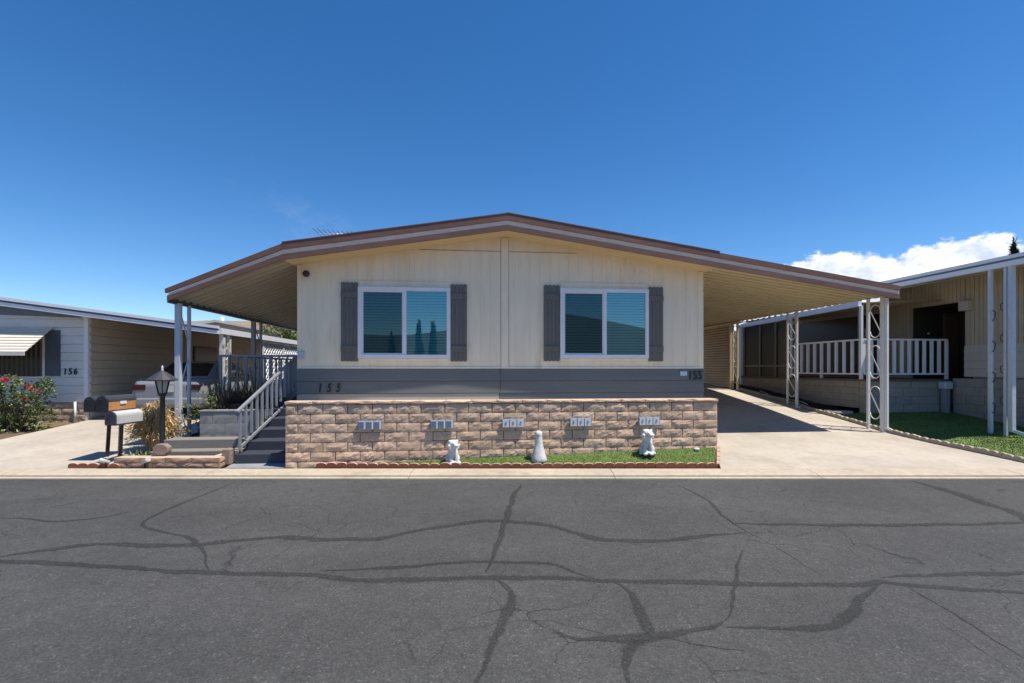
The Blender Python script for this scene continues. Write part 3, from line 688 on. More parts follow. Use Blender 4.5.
def lattice_post(parent, u, v0, v1, zb0, zb1, ztop, w, mat, n=3):
    a = MB().box(u-w/2, u+w/2, v0-w/2, v0+w/2, zb0, ztop).build('post', mat, parent, bevel=.004)
    MB().box(u-w*.4, u+w*.4, v1-w*.4, v1+w*.4, zb1, ztop).build('post_leg', mat, a, bevel=.004)
    MB().box(u-.07, u+.07, v0-.09, v1+.08, zb0-.03, zb0+.012).build('base_plate', mat, a)
    scrolls(a, u, v0+w/2, v1-w*.4, zb0+.2, ztop-.05, mat, n)
    return a
def gz(u, v): return zt(*W(u, v))
lattice_post(carport, 8.88, 9.40, 9.76, gz(8.88,9.4), gz(8.88,9.7), 3.135, .065, M['white'])
lattice_post(carport, 8.88, 12.05, 12.42, gz(8.88,12.08), gz(8.88,12.38), 3.135, .055, M['white'])
lattice_post(carport, 8.88, 14.85, 15.12, gz(8.88,14.85), gz(8.88,15.1), 3.135, .06, M['pan_tan'])
dsp = MB(); zz = gz(8.88,9.3)
dsp.bar((8.925,9.34,zz+.11),(8.925,9.34,3.10),.05,.05); dsp.bar((8.925,9.34,zz+.11),(9.0,9.24,zz+.045),.055,.05)
dsp.build('downspout', M['white'], carport, bevel=.006)
# louvred screen behind the last post
scr = thing('louvre_screen', 'tan slatted privacy screen between the carport back post and the cream house', 'screen', (8.88,15.2,.9))
lo_ = MB(); z = .98
while z < 3.04:
    lo_.prism_y([(8.825,z),(8.84,z),(8.90,z+.078),(8.885,z+.078)], 15.2, 20.0); z += .088
lo_.build('slats', pm('pale tan louvre', (.80,.66,.46), .5, .08), scr); MB().box(8.901,8.91,15.2,20,.9,3.12).build('added_backing', M['timber'], scr)  # dark board added behind the slats to block light through their gaps
for v in (15.22, 19.9): MB().box(8.83,8.92,v-.03,v+.03,.8,3.12).build('stile', M['pan_tan'], scr)

# ================================================================== porch awning on the left
aw = thing('porch_awning', 'steep brown edged porch awning on grey twin posts beside the stair', 'awning', (-5.2,9.35,.15))
AU = -5.25; ZAI, ZAO = zf(KL), 2.80
m = MB(); corr(m, UL-.004, zf(KL)+.07, AU+.06, ZAO+.055, VF+.03, 18, .23, .045)
m.build('roof_pan', M['pan_grey'], aw)
fb = MB(); fp = MB()
band(fb, AU, ZAO+.085, KL, ZAI+.098, VF-.010, VF+.028, .085, .098)
band(fp, AU+.02, ZAO+.142, KL, ZAI+.180, VF+.002, VF+.028, .055, .081)
band(fb, AU-.03, ZAO+.215, KL, ZAI+.292, VF-.020, VF+.045, .072, .110)
fa = fb.build('fascia', M['brown'], aw); fp.build('fascia_band', M['pinkwhite'], fa)
MB().box(AU-.03, AU+.05, VF+.05, 18, ZAO-.025, ZAO+.112).build('eave_channel', M['darkgrey'], aw)
def twin(u, v0, v1, zb, ztop, mat):
    a = MB().box(u-.045,u+.045,v0-.045,v0+.045,zb,ztop).build('post', mat, aw, bevel=.004)
    MB().box(u-.026,u+.026,v1-.026,v1+.026,zb,ztop).build('post_leg', mat, a, bevel=.004)
    h = (ztop-zb)/3
    for k in range(3):
        MB().tube([(u,v0+.05,zb+k*h+.25),(u,v1-.04,zb+k*h+h*.85)] if k % 2 else [(u,v1-.04,zb+k*h+.25),(u,v0+.05,zb+k*h+h*.85)], .013, 6).build('brace', mat, a)
twin(-5.2, 9.35, 9.69, .10, 2.79, M['greywhite']); twin(-5.2, 12.5, 12.92, .42, 2.79, M['rail_grey'])

# ================================================================== block planter wall with its plaques
pw = thing('block_wall', 'long tan split-face block wall below the cream house with small plaques on its face', 'wall', (.75,7.68,0))
VW = 7.70; WL, WR = -2.74, 4.25
bb = MB(); rb = random.Random(21)
block_run(bb, WL, WR, 0.012, 7, VW, .2, .375, .1465, .011, rb)
for zc_ in range(7):
    bb_h = .012+zc_*.1465
block_run(bb, VW+.21, VH-.03, .012, 6, WR, .2, .375, .1465, .022, rb, 'v', -1)
block_run(bb, VW+.21, VH-.03, .012, 6, WL, .2, .375, .1465, .022, rb, 'v', 1)
bb.build('block_courses', M['block'], pw)
MB().box(WL+.03, WR-.03, VW+.02, VW+.19, 0, 1.03).build('mortar_core', M['mortar'], pw)
cp = MB(); u = WL-.01
while u < WR-.02:
    e = min(u+.41, WR+.012)
    if WR-e < .15: e = WR+.012
    split_block(cp, u, e, 1.04, 1.094, VW-.012, .25, .014, rb); u = e
cp.build('cap_course', M['block'], pw)
tag(MB().box(WL+.2, WR-.2, VW+.19, VH+.05, .3, .93).build('patio', M['concrete'], frame='H'), kind='structure')
# plaques
def upx(px, v):
    t = (px-512)/480; return v*(t*CT+ST)/(CT-t*ST)
plq = ['framed blue grey three-panel plaque, leftmost of the five on the block wall',
       'framed blue grey three-panel plaque, second from the left, above the left sitting statue',
       'framed pale three-panel plaque, middle of the five, above the cone statue',
       'framed white three-panel plaque second from the right on the block wall',
       'framed white three-panel plaque above the right sitting statue']
for k, (px, zc_) in enumerate(((370,.715),(442,.715),(513,.72),(580.5,.725),(649,.73))):
    u = upx(px, VW-.03); p = thing('wall_plaque', plq[k], 'plaque', (u,VW-.03,zc_), 'plaques on the block wall')
    MB().box(u-.185,u+.185,VW-.045,VW-.018,zc_-.072,zc_+.072).build('frame', M['tilegrey'], p, bevel=.004)
    for q in (-1,0,1):
        a = u+q*.118
        MB().box(a-.052,a+.052,VW-.052,VW-.0455,zc_-.062,zc_+.062).build('panel', M['tilewhite'], p, bevel=.002)
        g = MB(); rg = random.Random(k*7+q)
        if k < 2: g.box(a-.045,a+.028,VW-.056,VW-.0525,zc_-.052,zc_+.052)
        else:
            g.prism_y([(a+.022*math.cos(t*.698)*(1 if t%2 else .55), zc_+.036*math.sin(t*.698)*(1 if (t+k+q)%3 else .6)) for t in range(9)], VW-.056, VW-.0525)
        g.build('motif', M['tileblue'] if k < 2 else M['tilegrey'], p)
# ================================================================== driveways, walk
def drive(name, rows, mat, n=10):
    mb = MB(); vs = []
    for (a, b) in rows:
        for i in range(n+1):
            q = i/n; u = a[0]+(b[0]-a[0])*q; v = a[1]+(b[1]-a[1])*q; x, y = W(u, v); vs.append((u, v, zt(x, max(y,7.36))+.004))
    k = n+1; R = len(rows)
    fs = [(j*k+i, j*k+i+1, (j+1)*k+i+1, (j+1)*k+i) for j in range(R-1) for i in range(n)]
    return tag(mb.add(vs, fs).build(name, mat, frame='H'), kind='structure')
def vst(u): return (7.377 - u*ST)/CT
rows = [((3.93,vst(3.93)),(8.95,vst(8.95))), ((4.22,7.65),(8.95,7.15)), ((4.28,7.9),(8.95,7.7)), ((4.29,8.4),(8.95,8.3)), ((4.29,9),(8.95,9)), ((4.29,9.6),(8.95,9.6))]
rows += [((4.6,v),(8.95,v)) for v in (10,10.5,11,11.5,12,12.5,13,13.5,14,14.5,15,15.5,16,17,18)]
drive('driveway', rows, M['concrete'])
rows = [((-9.07,vst(-9.07)),(-5.6,vst(-5.6))), ((-9.07,9.0),(-5.6,8.6))] + [((-9.07,v),(-5.6,v)) for v in (9.5,10,10.5,11,11.5,12,12.5,13,14,15,16,17,18,20)]
drive('neighbour_driveway', rows, M['concrete'])
wk = MB(); wk.add([(-3.66,vst(-3.66),.070),(-2.75,vst(-2.75),.070),(-2.75,8.02,.085),(-3.66,8.02,.085)], [(0,1,2,3)])
tag(wk.build('walkway', M['walk'], frame='H'), kind='structure')

# ================================================================== front lawn, edging, statues
def lawn_pt(a, b):      # a 0..1 along, b 0..1 front to back
    x0, y0 = -2.95 + a*6.12, 7.44
    x1, y1 = W(-2.33 + a*6.52, VW-.02)
    return (x0+(x1-x0)*b, y0+(max(y1, y0+.01)-y0)*b, .075 + b*(.0+.20*a**.8))
lw = MB(); n = 24; vs = [lawn_pt(i/n, j/4) for j in range(5) for i in range(n+1)]
lw.add(vs, [(j*(n+1)+i, j*(n+1)+i+1, (j+1)*(n+1)+i+1, (j+1)*(n+1)+i) for j in range(4) for i in range(n)])
tag(lw.build('lawn_bed', M['grassbase'], frame='W'), kind='structure')
def blades(mb, p, rng, h=.024, w=.006):
    a = rng.random()*6.28; l = rng.uniform(.0,.9); L_ = h*rng.uniform(.55,1.25)
    d = (math.cos(a)*w/2, math.sin(a)*w/2); b = rng.random()*6.28
    mb.add([(p[0]-d[0],p[1]-d[1],p[2]-.004),(p[0]+d[0],p[1]+d[1],p[2]-.004),(p[0]+math.cos(b)*l*L_,p[1]+math.sin(b)*l*L_,p[2]+L_)], [(0,1,2)])
rg = random.Random(8); g = MB()
for _ in range(22000):
    a = rg.random()**.62; b = rg.random(); p = lawn_pt(a, b)
    blades(g, p, rg)
tag(g.build('grass', M['grass'], frame='W'), 'strip of short green turf in front of the tan block wall', 'grass', kind='stuff')
def edging(mat, name, L=.48, n=3, h=.085, th=.045):
    """one straight edging brick with a scalloped top, along +x"""
    poly = [(0,0),(L,0)]
    for k in range(n-1,-1,-1):
        c = (k+.5)*L/n; R = L/n/2
        for i in range(7):
            t = math.pi*i/6; poly.append((c+R*math.cos(t)*.98, h-.034+.034*math.sin(t)))
    mb = MB(); mb.prism_y([(x+.002, z) for x, z in poly], -th/2, th/2)
    return mb.build(name, mat, bevel=.004)
def run(proto, pts, L, label, cat, group, first=True, jit=.008, seed=1):
    """lay copies of a brick along a world polyline of (x,y,z)"""
    rr = random.Random(seed); made = 0
    for (a, b) in zip(pts, pts[1:]):
        a = Vector(a); b = Vector(b); d = b-a; n = max(1, round(d.length/L)); 
        for k in range(n):
            p = a + d*(k/n)
            o = proto if (first and made == 0) else proto.copy()
            if o is not proto: COL.objects.link(o)
            made += 1
            o.location = (p.x, p.y, p.z + rr.uniform(-jit,jit)); s = d.length/n/L
            o.rotation_euler = (rr.uniform(-.03,.03), -math.atan2(d.z, d.to_2d().length) + rr.uniform(-.02,.02), math.atan2(d.y, d.x)+rr.uniform(-.015,.015)); o.scale = (s*.995,1,1)
            tag(o, label, cat, group)
e0 = edging(M['terra'], 'edging_brick')
run(e0, [(-3.02,7.415,.055),(3.17,7.415,.062)], .48, 'terracotta scalloped edging brick along the front of the turf strip', 'edging brick', 'terracotta edging in front of the turf', seed=2)
e1 = e0.copy(); COL.objects.link(e1)
run(e1, [(3.19,7.43,.062),(3.50,8.12,.20)], .38, 'terracotta scalloped edging brick between the turf strip and the right driveway', 'edging brick', 'terracotta edging beside the driveway', seed=3)
e3 = e0.copy(); COL.objects.link(e3)
run(e3, [(-6.85,7.42,.06),(-6.22,7.42,.06)], .32, 'terracotta scalloped edging brick at the kerb left of the low planter', 'edging brick', 'terracotta edging beside the mailboxes', seed=4)
e2 = edging(M['paleedge'], 'edging_brick', .48, 3, .10, .06)
pp = []
for v in (6.75,7.5,8.3,9.1,9.9,10.7,11.5,12.3,13.1,13.9,14.8):
    x, y = W(8.98+.03*math.sin(v*2), v); pp.append((x, y, zt(x, max(y,7.36))-.01))
run(e2, pp, .42, 'pale scalloped concrete edging brick along the right driveway', 'edging brick', 'pale edging beside the carport driveway', seed=5)

def blob(mb, name, mat, parent=None, vox=.012, smooth=4, origin=None, frame='W'):
    o = mb.build(name, mat, parent, origin, frame)
    r = o.modifiers.new('remesh', 'REMESH'); r.mode = 'VOXEL'; r.voxel_size = vox; r.use_smooth_shade = True
    s = o.modifiers.new('smooth', 'SMOOTH'); s.factor = .5; s.iterations = smooth
    return o
from mathutils import Euler
def sitting_statue(x, y, z, s, rz, label, head_turn):
    """a sitting lion-like dog: haunches, upright chest, mane, muzzle, front legs with paws"""
    m = MB(); E = m.ell
    def e(c, r, rot=(0,0,0)):
        R = Matrix.Rotation(rz, 3, 'Z'); cc = R @ Vector(c)*s
        q = (R @ Euler(rot).to_matrix()).to_quaternion()
        m.ell((x+cc.x*1.12, y+cc.y*1.05, z+cc.z), (r[0]*s*1.14, r[1]*s*1.06, r[2]*s), q)
    e((0,.06,.045),(.115,.17,.05))                                   # plinth-like paws base
    e((0,.11,.13),(.10,.11,.115)); e((-.075,.07,.09),(.045,.09,.075)); e((.075,.07,.09),(.045,.09,.075))   # haunches
    e((0,.05,.20),(.085,.085,.15),(.25,0,0)); e((0,.0,.24),(.08,.065,.11))                                 # back and chest
    for q in (-1,1):
        e((q*.045,-.055,.13),(.028,.030,.125),(-.08,0,0)); e((q*.047,-.09,.028),(.034,.05,.026)); e((q*.095,.0,.03),(.034,.06,.028))
    # head on a thick mane
    R2 = head_turn
    def h(c, r, rot=(0,0,0)):
        k = Matrix.Rotation(R2, 3, 'Z') @ Vector((c[0], c[1], 0)); e((k.x, k.y-.01, c[2]), r, (rot[0], rot[1], rot[2]+R2))
    h((0,.02,.345),(.098,.085,.085)); h((0,-.02,.375),(.072,.07,.066)); h((0,-.09,.355),(.040,.045,.032)); h((0,-.115,.368),(.017,.014,.012))
    h((0,-.085,.333),(.030,.035,.015)); h((-.030,-.075,.392),(.020,.02,.016)); h((.030,-.075,.392),(.020,.02,.016))
    h((-.068,.0,.425),(.026,.018,.030),(0,-.5,0)); h((.068,.0,.425),(.026,.018,.030),(0,.5,0)); h((0,.03,.415),(.07,.06,.035))
    for k in range(7):
        t = math.pi*k/6; h((.085*math.cos(t), -.015, .335-.085*math.sin(t)*.9+.01),(.026,.035,.03))
    e((.09,.17,.05),(.03,.05,.03)); e((.11,.12,.06),(.024,.05,.024))  # curled tail
    o = blob(m, 'sitting_statue', M['statue'], None, .0062*s/.9, 2, (x,y,z))
    return tag(o, label, 'statue', 'garden statues on the turf')
sitting_statue(-.92, 7.52, .095, .86, .25, 'white sitting animal statue on the turf behind the edging, left of the cone statue', .35)
sitting_statue(2.19, 7.76, .205, .92, -.1, 'white sitting animal statue on the turf below the right-hand white plaque', .45)
cn_ = MB(); cx_, cy_ = .43, 7.62
cn_.lathe([(.118,0),(.124,.03),(.118,.07),(.105,.12),(.088,.17),(.080,.20),(.071,.25),(.064,.31),(.058,.37),(.054,.40),(.060,.43),(.058,.46),(.040,.485),(.015,.495)], 0, 0, 24, True, .12)
cn_.v = [(cx_+x-.02*z, cy_+y, .12+z) for x, y, z in cn_.v]
o = cn_.build('cone_statue', M['statue'], None, (cx_,cy_,.12), 'W')
tag(o, 'white tapering cone shaped garden statue on the turf between the two sitting statues', 'statue', 'garden statues on the turf')
MB().ell((3.05,7.93,.265),(.05,.035,.03)).build('pale_rock', M['statue'], None, (3.05,7.93,.25), 'W'); tag(bpy.data.objects['pale_rock'], 'small pale rock on the turf near the right end of the block wall', 'rock')

# ================================================================== stair, porch, handrail
stp = thing('porch_stair', 'blue grey painted stair rising left of the tan block wall with its handrail', 'stair', (-3.2,8.05,.08))
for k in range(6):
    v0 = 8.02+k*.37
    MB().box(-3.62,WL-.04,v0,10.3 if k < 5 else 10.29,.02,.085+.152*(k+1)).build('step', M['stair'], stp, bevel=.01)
hr = MB(); a = Vector((-3.56,8.06,.955)); b = Vector((-3.44,10.30,1.85))
hr.bar(a + Vector((0,-.10,-.04)), b, .05, .035); h1 = hr.build('handrail', M['rail_grey'], stp)
MB().bar(a + Vector((.0,.0,-.62)), b + Vector((0,0,-.78)), .03, .04).build('bottom_rail', M['rail_grey'], stp)
for k in range(13):
    t = k/12; p = a.lerp(b, t)
    MB().box(p.x-.017, p.x+.017, p.y-.017, p.y+.017, p.z-(.66 if k in (0,6,12) else .58), p.z-.02).build('newel_post' if k in (0,12) else 'baluster', M['rail_grey'], stp)
pr = thing('porch', 'dark grey raised porch with a grey baluster railing behind the spiky plant', 'porch', (-4.2,10.3,.5))
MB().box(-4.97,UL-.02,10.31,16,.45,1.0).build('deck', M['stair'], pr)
MB().bar((-5.0,10.36,1.86),(-3.46,10.36,1.86),.07,.045).build('top_rail', M['rail_grey'], pr)
MB().bar((-5.0,10.36,1.10),(-3.46,10.36,1.10),.04,.05).build('bottom_rail', M['rail_grey'], pr)
for k in range(10):
    u = -4.96+k*.165; w = .032 if k in (0,3,6,9) else .015
    MB().box(u-w,u+w,10.36-w*.6,10.36+w*.6,1.0,1.84).build('post' if w > .03 else 'baluster', M['rail_grey'], pr)
MB().bar((-4.94,10.36,1.86),(-4.94,15.9,1.86),.06,.045).build('top_rail', M['rail_grey'], pr)
for k in range(1,16):
    v = 10.36+k*.36; MB().box(-4.96,-4.92,v-.02,v+.02,1.0,1.84).build('baluster', M['rail_grey'], pr)

# ================================================================== low planter in front, timber steps, box planter
lp = thing('low_block_planter', 'low two-course planter of pinkish blocks at the kerb below the black lamp post', 'planter', (-5.0,7.95,.05))
bb = MB(); rb = random.Random(4)
x0, x1 = -6.17, -4.53
def low_run(p, q, courses, z0):
    t = MB(); L_ = (Vector(q)-Vector(p)).length
    block_run(t, 0, L_, z0, courses, 0, .2, .40, .082, .010, rb, gap=.004)
    d = (Vector(q)-Vector(p)).normalized(); nn = Vector((-d.y, d.x))
    vs = []
    for u, v, z in t.v:
        P = Vector(p) + d*u + nn*v; hu = H(P.x, P.y); vs.append((hu[0], hu[1], z))
    bb.add(vs, t.f)
low_run((x0,7.43),(x1,7.43),2,.055); low_run((x1,7.44),(x1-.02,8.2),2,.055); low_run((x0-.0,8.6),(x0,7.45),1,.055)
M['lowblock'] = pm('rusty brown planter block', (.42,.265,.18), .9, .2, 14, 8, .1, 1.2, .6, 38, .012, island=.14, stain=((.22,.14,.10), .55, 7, .5, .7), dust=(.56,.42,.32))
bb.build('block_courses', M['lowblock'], lp)
sl_ = MB(); hx = lambda x, y: H(x, y)
p = [hx(x0+.18,7.62), hx(x1-.18,7.62), hx(x1-.2,8.25), hx(x0+.3,8.9)]
sl_.prism_z(p, .02, .185); sl_.build('soil_fill', M['soil'], lp)
ob = MB(); ob.box(-3.80,-3.67,7.98,8.14,.07,.33); tag(ob.build('end_block', M['stone'], None, (-3.71,7.97,.07), bevel=.02), 'upright pinkish block standing at the foot of the grey stair', 'block')
ob = MB(); cx, cy = H(-5.55,7.62)
ob.prism_y([(cx+.118*math.cos(math.pi*(k+.5)/4)*1.05, .235+.085+.092*math.sin(math.pi*(k+.5)/4)) for k in range(8)], cy-.06, cy+.06)
tag(ob.build('octagonal_stone', M['stone'], None, (cx,cy,.235), bevel=.012), 'brown eight-sided stone standing on the low planter edge beside the lamp post', 'stone')
def spotlight(x, y, z, tilt, label):
    e = thing('garden_spotlight', label, 'garden light', (x,y,z), 'garden spotlights at the kerb', 'W')
    MB().tube([(x,y,z),(x,y,z+.08)], .012, 6).build('stake', M['black'], e)
    d = Vector(tilt).normalized(); p = Vector((x,y,z+.10))
    h = MB().tube([p-d*.05, p+d*.06, p+d*.075], [.022,.034,.038], 10).build('lamp_head', M['silver'], e)
    MB().tube([p+d*.0755, p+d*.079], .030, 10).build('lens', M['lampglass'], h)
spotlight(-6.26, 7.40, .07, (-.8,-.5,.35), 'small pale garden spotlight between the edging bricks and the low planter')
spotlight(-5.66, 7.40, .065, (.85,-.2,.5), 'small pale garden spotlight in front of the low planter face')
ts = thing('timber_steps', 'two weathered timber sleepers stepped below the grey concrete planter', 'timber steps', (-4.3,8.3,.1))
MB().box(-5.02,-3.67,8.24,8.52,.06,.265).build('timber', M['timber'], ts, bevel=.012)
MB().box(-4.98,-3.67,8.53,8.86,.06,.41).build('timber', M['timber'], ts, bevel=.012)
bp = thing('box_planter', 'grey concrete block planter holding the spiky plant left of the stair', 'planter', (-4.2,8.95,.3))
bb = MB(); rb = random.Random(6)
block_run(bb, -4.60, -3.66, .25, 3, 8.90, .18, .42, .195, .004, rb, gap=.003); block_run(bb, 9.09, 10.2, .25, 3, -3.66, .18, .42, .195, .004, rb, 'v', -1, .003); block_run(bb, 9.09, 10.2, .25, 3, -4.60, .18, .42, .195, .004, rb, 'v', 1, .003)
bb.build('block_courses', M['planterblock'], bp)
MB().box(-4.615,-3.655,8.885,9.08,.837,.868).build('cap', M['planterblock'], bp, bevel=.006)
MB().box(-4.5,-3.8,9.05,10.2,.2,.80).build('soil_fill', M['soil'], bp)

# ================================================================== lamp post and mailboxes
lx, ly = -5.19, 8.86; lz = zt(*W(lx,ly))-.03
lp_ = thing('lamp_post', 'black lamp post with a wide pyramid cap beside the low planter', 'street lamp', (lx,ly,lz))
MB().lathe([(.062,lz),(.062,lz+.10),(.045,lz+.13),(.042,lz+.55),(.040,lz+1.02),(.058,lz+1.05),(.058,lz+1.08)], lx, ly, 12).build('pole', M['black'], lp_)
hd = MB(); 
for k in range(6):
    t = 2*math.pi*k/6; hd.bar((lx+.062*math.cos(t),ly+.062*math.sin(t),lz+1.07),(lx+.115*math.cos(t),ly+.115*math.sin(t),lz+1.30),.016,.016)
hd.lathe([(.07,lz+1.065),(.07,lz+1.085)], lx, ly, 6, False)
head = hd.build('lamp_head', M['black'], lp_)
MB().lathe([(.055,lz+1.085),(.102,lz+1.30)], lx, ly, 6, False).build('lamp_glass', M['lampglass'], head)
MB().lathe([(.225,lz+1.300),(.23,lz+1.315),(.13,lz+1.395),(.05,lz+1.455),(.03,lz+1.46)], lx, ly, 12, False).build('lamp_cap', M['darkgrey'], head)
MB().lathe([(.012,lz+1.45),(.022,lz+1.48),(.012,lz+1.50),(.018,lz+1.53),(.004,lz+1.56)], lx, ly, 10).build('finial', M['silver'], head)
def mailbox(x, y, z, L_, w, h, body, door, lab, flag=False):
    """door towards the street, body running back"""
    e = thing('mailbox', lab, 'mailbox', (x,y,z), 'mailboxes by the kerb', 'W')
    prof = [(x-w/2,z),(x+w/2,z),(x+w/2,z+h-w/2)] + [(x+w/2*math.cos(math.pi*k/10), z+h-w/2+w/2*math.sin(math.pi*k/10)) for k in range(1,10)] + [(x-w/2,z+h-w/2)]
    b = MB().prism_y(prof, y, y+L_).build('body', body, e, bevel=.006)
    prof2 = [(x+(xx-x)*1.07, z+(zz-z)*1.04-.004) for xx, zz in prof]
    d = MB().prism_y(prof2, y-.022, y+.006).build('door', door, e, bevel=.006)
    MB().box(x-.02,x+.02,y-.038,y-.0225,z+h*.78,z+h*.86).build('latch', M['darkgrey'], d)
    if flag: MB().box(x+w/2+.004,x+w/2+.014,y+L_*.40,y+L_*.62,z+h*.42,z+h*.62).build('flag', M['vinyl'], b)
    return e
ms = thing('mailbox_stand', 'dark two-post stand carrying the mailboxes at the edge of the left driveway', 'mailbox stand', (-6.5,7.8,.1), None, 'W')
MB().bar((-6.40,7.83,.08),(-6.34,7.79,.70),.05,.05).build('post', M['black'], ms)
MB().bar((-6.85,8.12,.10),(-6.66,7.95,.86),.05,.05).build('post', M['black'], ms)
MB().box(-6.42,-6.24,7.58,8.12,.697,.713).build('shelf', M['darkgrey'], ms)
MB().bar((-6.36,7.82,.685),(-6.70,7.98,.875),.04,.04).build('arm', M['black'], ms)
MB().box(-6.93,-6.53,7.76,8.34,.892,.910).build('shelf', M['darkgrey'], ms)
mailbox(-6.33, 7.58, .715, .55, .165, .205, M['silver'], M['darkgrey'], 'silver topped mailbox with a dark door, lowest and nearest on the stand')
M['mailtop'] = pm('dark mailbox lid', (.05,.055,.065), .35, .1)
B = mailbox(-6.62, 7.76, .912, .57, .185, .235, M['copper'], M['black'], 'orange sided mailbox with a dark lid on the upper shelf', True)
prof = [(-6.62+.10*math.cos(math.pi*k/10), 1.065+.094*math.sin(math.pi*k/10)) for k in range(11)]
MB().prism_y(prof, 7.765, 8.345).build('lid', M['mailtop'], B, bevel=.003)
mailbox(-6.82, 7.76, .912, .55, .165, .225, M['mailtop'], M['black'], 'black mailbox with a round topped door at the left of the upper shelf')
# ================================================================== plants
def rvec(r):
    while True:
        v = Vector((r.uniform(-1,1), r.uniform(-1,1), r.uniform(-1,1)))
        if .05 < v.length < 1: return v
def clumps(mb, centres, r, n, L_, w, droop=.2, hole=.25):
    """leaves gathered in clumps of different size spread through the crown"""
    for c, rad in centres:
        k = int(n*(rad[0]*rad[1]*rad[2])**.55)
        for _ in range(k):
            q = rvec(r); s = q.length; q = q*(.55+.45*s)/max(s,.2) if r.random() < .6 else q
            p = Vector(c) + Vector((q.x*rad[0], q.y*rad[1], q.z*rad[2]))
            if noise.noise(p*4.5) < -hole: continue
            d = (q.normalized() + rvec(r)*.8 + Vector((0,0,.25-droop))).normalized()
            mb.leaf(p, d, (Vector((0,0,1))+rvec(r)*.7), L_*r.uniform(.6,1.3), w*r.uniform(.7,1.3))
def stems(mb, base, tips, r0, r):
    for t in tips:
        b = Vector(base) + Vector((r.uniform(-.04,.04), r.uniform(-.04,.04), 0)); t = Vector(t)
        m = b.lerp(t, .5) + Vector((r.uniform(-.06,.06), r.uniform(-.06,.06), .05))
        mb.tube([b, m, t], [r0, r0*.7, r0*.3], 5)
# rose bush by the left neighbour
r = random.Random(31)
ub, vb, zb = -9.72, 11.55, .22
rb_ = thing('rose_bush', 'bushy rose shrub with red flowers below the awning window of the left neighbour', 'shrub', (ub,vb,zb))
cs_ = []
for k in range(20):
    cs_.append(((ub+r.uniform(-.95,.55), vb+r.uniform(-.35,.35), zb+r.uniform(.15,.85)), (r.uniform(.16,.32), r.uniform(.15,.26), r.uniform(.14,.28))))
for k in range(8): cs_.append(((ub+r.uniform(-.8,.6), vb+r.uniform(-.3,.2), zb+r.uniform(.85,1.12)), (.11,.11,.17)))
m = MB(); clumps(m, cs_, r, 2400, .075, .048); m.build('foliage', M['leaf_rose'], rb_)
m = MB(); stems(m, (ub,vb,zb-.05), [c[0] for c in cs_], .014, r); m.build('stem', M['bark'], rb_)
fl = [(.1,-.42,1.12,.06,0),(-.45,-.44,.98,.055,0),(-1.0,-.4,.80,.055,0),(.5,-.36,1.0,.05,1),(-.05,-.45,.82,.05,1),(-.75,-.45,.62,.045,1),(-.22,-.38,1.24,.095,0),(-.62,-.3,1.06,.06,0),(-.9,-.25,1.10,.05,0),(-.22,-.28,.92,.055,1),(.42,-.2,.92,.05,1),(.55,-.2,.86,.04,1),(-.8,-.33,.86,.05,1),(-.50,-.36,.95,.05,0),(-1.05,-.2,.9,.05,1),(.34,-.28,.72,.035,1)]
for x, y, z, s, k in fl:
    m = MB(); c = Vector((ub+x,vb+y,zb+z))
    for q in range(26):
        d = rvec(r).normalized(); 
        if d.z < -.5: d.z *= -.5
        m.leaf(c + d*s*.25, (d+Vector((0,0,.5))).normalized(), d.cross(rvec(r)), s*1.05, s*1.15)
    m.build('flower', M['rose_pink' if k else 'rose'], rb_)
# dry straw coloured bush beside the driveway
ub, vb, zb = -5.52, 9.22, .15
db = thing('dry_bush', 'dry straw coloured bush behind the black lamp post', 'shrub', (ub,vb,zb))
m = MB()
for k in range(900):
    a = r.random()*6.28; s = r.random()**.5; rad = .34*s; h = r.uniform(.35,.98)*(1-.35*s)
    p0 = Vector((ub+.12*math.cos(a)*s, vb+.12*math.sin(a)*s, zb)); top_ = Vector((ub+rad*math.cos(a)*1.05, vb+rad*math.sin(a)*.8, zb+h))
    mid = p0.lerp(top_, .6)+Vector((0,0,.12)) ; w = r.uniform(.004,.010); dr = Vector((math.cos(a), math.sin(a), 0))
    tip = top_ + dr*r.uniform(.03,.16) + Vector((r.uniform(-.08,.08), r.uniform(-.08,.08), -r.uniform(0,.22)))
    sd_ = Vector((-math.sin(a+r.uniform(-1,1)), math.cos(a+r.uniform(-1,1)), 0))*w
    vs = [p0-sd_, p0+sd_, mid-sd_, mid+sd_, top_-sd_*.9, top_+sd_*.9, tip]
    m.add(vs, [(0,1,3,2),(2,3,5,4),(4,5,6)])
    if r.random() < .9:
        for _ in range(2): m.leaf(mid.lerp(tip, r.random()), (dr+rvec(r)*.9).normalized(), rvec(r), r.uniform(.06,.13), .018)
m.build('stalks', M['straw'], db)
# yellow green shrub left of the box planter
ub, vb, zb = -4.86, 9.42, .25
gs = thing('green_shrub', 'loose yellow green shrub between the awning post and the grey box planter', 'shrub', (ub,vb,zb))
cs_ = [((ub+r.uniform(-.28,.55), vb+r.uniform(-.2,.35), zb+.42+r.uniform(.0,.52)), (r.uniform(.12,.22), .16, r.uniform(.08,.16))) for k in range(13)]
m = MB(); clumps(m, cs_, r, 2600, .055, .022, .3); m.build('foliage', M['leaf_yel'], gs)
m = MB(); stems(m, (ub,vb,zb), [c[0] for c in cs_], .012, r); m.build('stem', M['bark'], gs)
